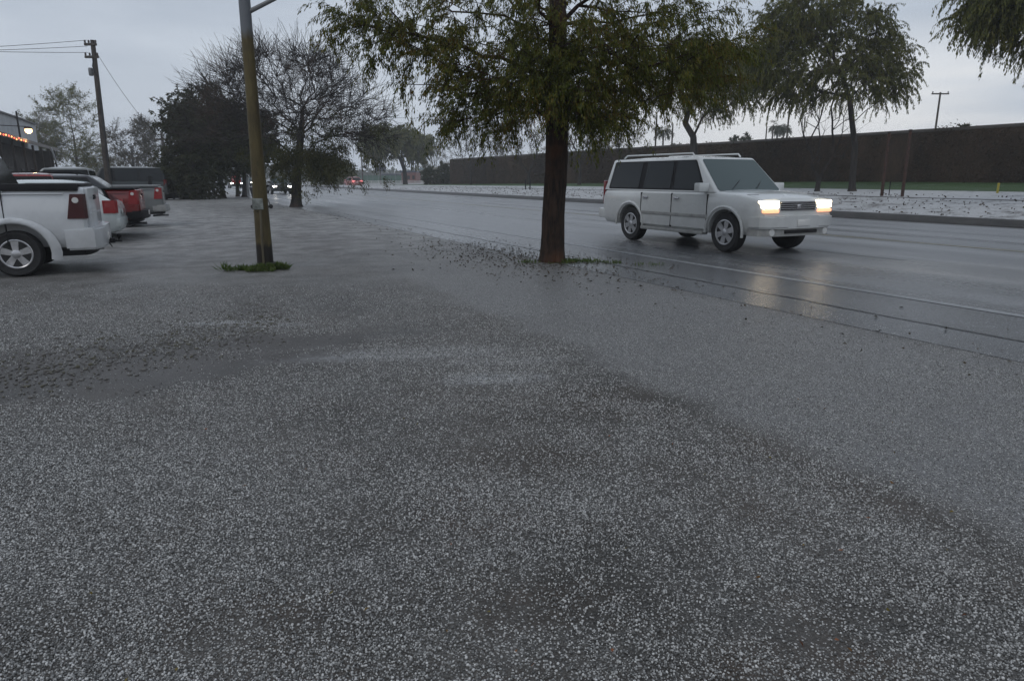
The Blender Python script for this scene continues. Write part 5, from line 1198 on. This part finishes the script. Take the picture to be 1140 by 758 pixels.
LITTER = leaf_material('wet_litter', [(.016, .013, .010), (.030, .022, .012), (.055, .035, .014), (.030, .034, .012)], .0)
scatter_flakes('leaf_litter', pts, .044, LITTER, 'dark wet leaf litter scattered on the hail round the near tree', 'leaf litter')
pts = []
for _ in range(2200):
    l, s_ = rng.uniform(22.7, 30.2), rng.uniform(0, 75); p = W(l, s_); pts.append((p.x, p.y, height(l, s_)+.02))
n = len(pts); dd = rng.normal(0, 1, (n, 3)); dd[:, 2] = .25; 
o = link('verge_litter', npmesh('verge_litter', *leaf_quads(np.array(pts), dd, rng.uniform(.03, .13, n), .03, .3)), LITTER); tag(o, 'dark leaves and clods lying on the snowy verge', 'leaf litter', kind='stuff')
pts = []
for _ in range(2300):
    t_ = rng.random()**.8; u_ = -20+330*t_+rng.normal(0, 18); p = gp(u_, 420-62*t_+rng.normal(0, 19-9*t_)); pts.append((p.x, p.y, .012))
scatter_clods('mud_clods', pts, .0095, leaf_material('mud_clod', [(.06, .056, .05), (.10, .094, .086), (.15, .145, .138), (.08, .074, .048), (.30, .305, .31)], 0), 'crumbs of mud and slush in the churned patch at left', 'mud')
pts = []
for _ in range(46):
    p = gp(rng.uniform(60, 1100), rng.uniform(440, 800)); pts.append((p.x, p.y, .014))
scatter_flakes('fallen_leaves', pts, .020, leaf_material('bright_leaf', [(.16, .08, .02), (.14, .12, .025), (.20, .07, .03), (.10, .09, .03)], 0), 'tiny yellow and orange leaf scraps lying in the near hail', 'leaves')

def vnoise(x, y, sc_, seed):
    r_ = np.random.default_rng(seed); g_ = r_.random((64, 64)); X = x*sc_; Y = y*sc_; i = np.floor(X).astype(int); j = np.floor(Y).astype(int); fx = X-i; fy = Y-j; fx = fx*fx*(3-2*fx); fy = fy*fy*(3-2*fy)
    G = lambda a, b: g_[a % 64, b % 64]
    return (G(i, j)*(1-fx)+G(i+1, j)*fx)*(1-fy)+(G(i, j+1)*(1-fx)+G(i+1, j+1)*fx)*fy
n = 1500000
yy = .9+8.6*rng.random(n)**1.25; xx = rng.uniform(-1, 1, n)*(.95*yy+.9)
den = .10+.92*(vnoise(xx, yy, 1.1, 1)*.38+vnoise(xx, yy, 3.3, 2)*.34+vnoise(xx, yy, 11, 3)*.36)
lx = xx*cR+yy*sR; ly = -xx*sR+yy*cR
for (u, v, rx, ry, ang, amt) in SPOTS:
    p = gp(u, v); l, s_ = LS(p); c_, q_ = math.cos(ang), math.sin(ang); a = ((lx-l)*c_+(ly-s_)*q_)/rx; b = (-(lx-l)*q_+(ly-s_)*c_)/ry
    e = np.sqrt(a*a+b*b)+(vnoise(xx, yy, 2.2, 5)-.5)*1.3; den += amt*np.clip((1.4-e)/.8, 0, 1)
fade = np.clip((9.5-yy)/4.0, 0, 1)
_a, _b = gp(640, 398), gp(1140, 622); _d = (_b-_a).normalized(); _n = Vector((-_d.y, _d.x, 0)); _n = _n if _n.dot(gp(900, 400)-_a) > 0 else -_n
sd_ = (xx-_a.x)*_n.x+(yy-_a.y)*_n.y+(vnoise(xx, yy, 2.2, 8)-.5)*.6; fine_ = np.clip((sd_+.05)/.35, 0, 1)
den -= .28*np.clip(1-np.abs(sd_+.02)/.28, 0, 1)*np.clip((6.5-yy)/2, 0, 1)
den -= .12*fine_
keep = rng.random(n) < np.clip(den*1.15, .05, 1)**1.35*.8*fade
keep &= lx < 6.4+rng.normal(0, .12, n)
xx, yy = xx[keep], yy[keep]; n = len(xx); print('hailstones', n); fine_ = fine_[keep]; rad = (1-.28*fine_)*np.clip(rng.lognormal(math.log(.0032), .28, n), .0019, .0062)*(.85+.04*yy)
me = bpy.data.meshes.new('hailstones'); me.vertices.add(n); me.vertices.foreach_set('co', np.stack([xx, yy, rad*.55], 1).astype(np.float32).ravel())
at = me.attributes.new('rad', 'FLOAT', 'POINT'); at.data.foreach_set('value', rad.astype(np.float32))
at = me.attributes.new('rot', 'FLOAT_VECTOR', 'POINT'); at.data.foreach_set('vector', rng.uniform(0, 6.28, (n, 3)).astype(np.float32).ravel())
m = Mat('hail_ice'); oi = N(m.t, 'ShaderNodeObjectInfo'); c = m.mix(m.math('POWER', oi.outputs['Random'], 1.7), (.07, .07, .068), (.58, .578, .565)); ICE = m.set(col=c, rough=.32, spec=.5)
m.p.inputs['Subsurface Weight'].default_value = 0
gb = bmesh.new(); bmesh.ops.create_icosphere(gb, subdivisions=1, radius=1); sme = bpy.data.meshes.new('hailstone_shape')
for v in gb.verts: v.co *= 1+rng.uniform(-.14, .14)
gb.to_mesh(sme); gb.free(); sme.polygons.foreach_set('use_smooth', [True]*len(sme.polygons)); sme.materials.append(ICE)
ho = link('hailstones', me, None); tag(ho, 'loose white hailstones strewn over the near ground', 'hail', kind='stuff')
ng = bpy.data.node_groups.new('scatter_hail', 'GeometryNodeTree'); ng.interface.new_socket('Geometry', in_out='INPUT', socket_type='NodeSocketGeometry'); ng.interface.new_socket('Geometry', in_out='OUTPUT', socket_type='NodeSocketGeometry')
gi = ng.nodes.new('NodeGroupInput'); go = ng.nodes.new('NodeGroupOutput'); ip = ng.nodes.new('GeometryNodeInstanceOnPoints')
ic = ng.nodes.new('GeometryNodeMeshIcoSphere'); ic.inputs['Radius'].default_value = 1; ic.inputs['Subdivisions'].default_value = 1
sm_ = ng.nodes.new('GeometryNodeSetMaterial'); sm_.inputs['Material'].default_value = ICE; ss = ng.nodes.new('GeometryNodeSetShadeSmooth')
na = ng.nodes.new('GeometryNodeInputNamedAttribute'); na.data_type = 'FLOAT'; na.inputs['Name'].default_value = 'rad'
nr = ng.nodes.new('GeometryNodeInputNamedAttribute'); nr.data_type = 'FLOAT_VECTOR'; nr.inputs['Name'].default_value = 'rot'
vm = ng.nodes.new('ShaderNodeVectorMath'); vm.operation = 'MULTIPLY'; vm.inputs[1].default_value = (1.1, .95, .8)
cx = ng.nodes.new('ShaderNodeCombineXYZ')
for q in range(3): ng.links.new(na.outputs['Attribute'], cx.inputs[q])
ng.links.new(cx.outputs[0], vm.inputs[0])
ng.links.new(gi.outputs[0], ip.inputs['Points']); ng.links.new(ic.outputs[0], ss.inputs[0]); ng.links.new(ss.outputs[0], sm_.inputs[0]); ng.links.new(sm_.outputs[0], ip.inputs['Instance'])
ng.links.new(vm.outputs[0], ip.inputs['Scale']); ng.links.new(nr.outputs['Attribute'], ip.inputs['Rotation']); ng.links.new(ip.outputs[0], go.inputs[0])
md = ho.modifiers.new('scatter', 'NODES'); md.node_group = ng
# ================================================================== HAZE
hz = MB().box(-430, 430, -60, 430, -1.2, 30).build('haze', None, sm=0)
m = bpy.data.materials.new('rain_haze'); m.use_nodes = True; t = m.node_tree; t.nodes.clear(); oo = N(t, 'ShaderNodeOutputMaterial'); pv = N(t, 'ShaderNodeVolumePrincipled')
pv.inputs['Color'].default_value = (.95, .975, 1, 1); pv.inputs['Density'].default_value = .0010; pv.inputs['Anisotropy'].default_value = .2
t.links.new(pv.outputs[0], oo.inputs['Volume']); hz.data.materials.append(m); hz['kind'] = 'stuff'
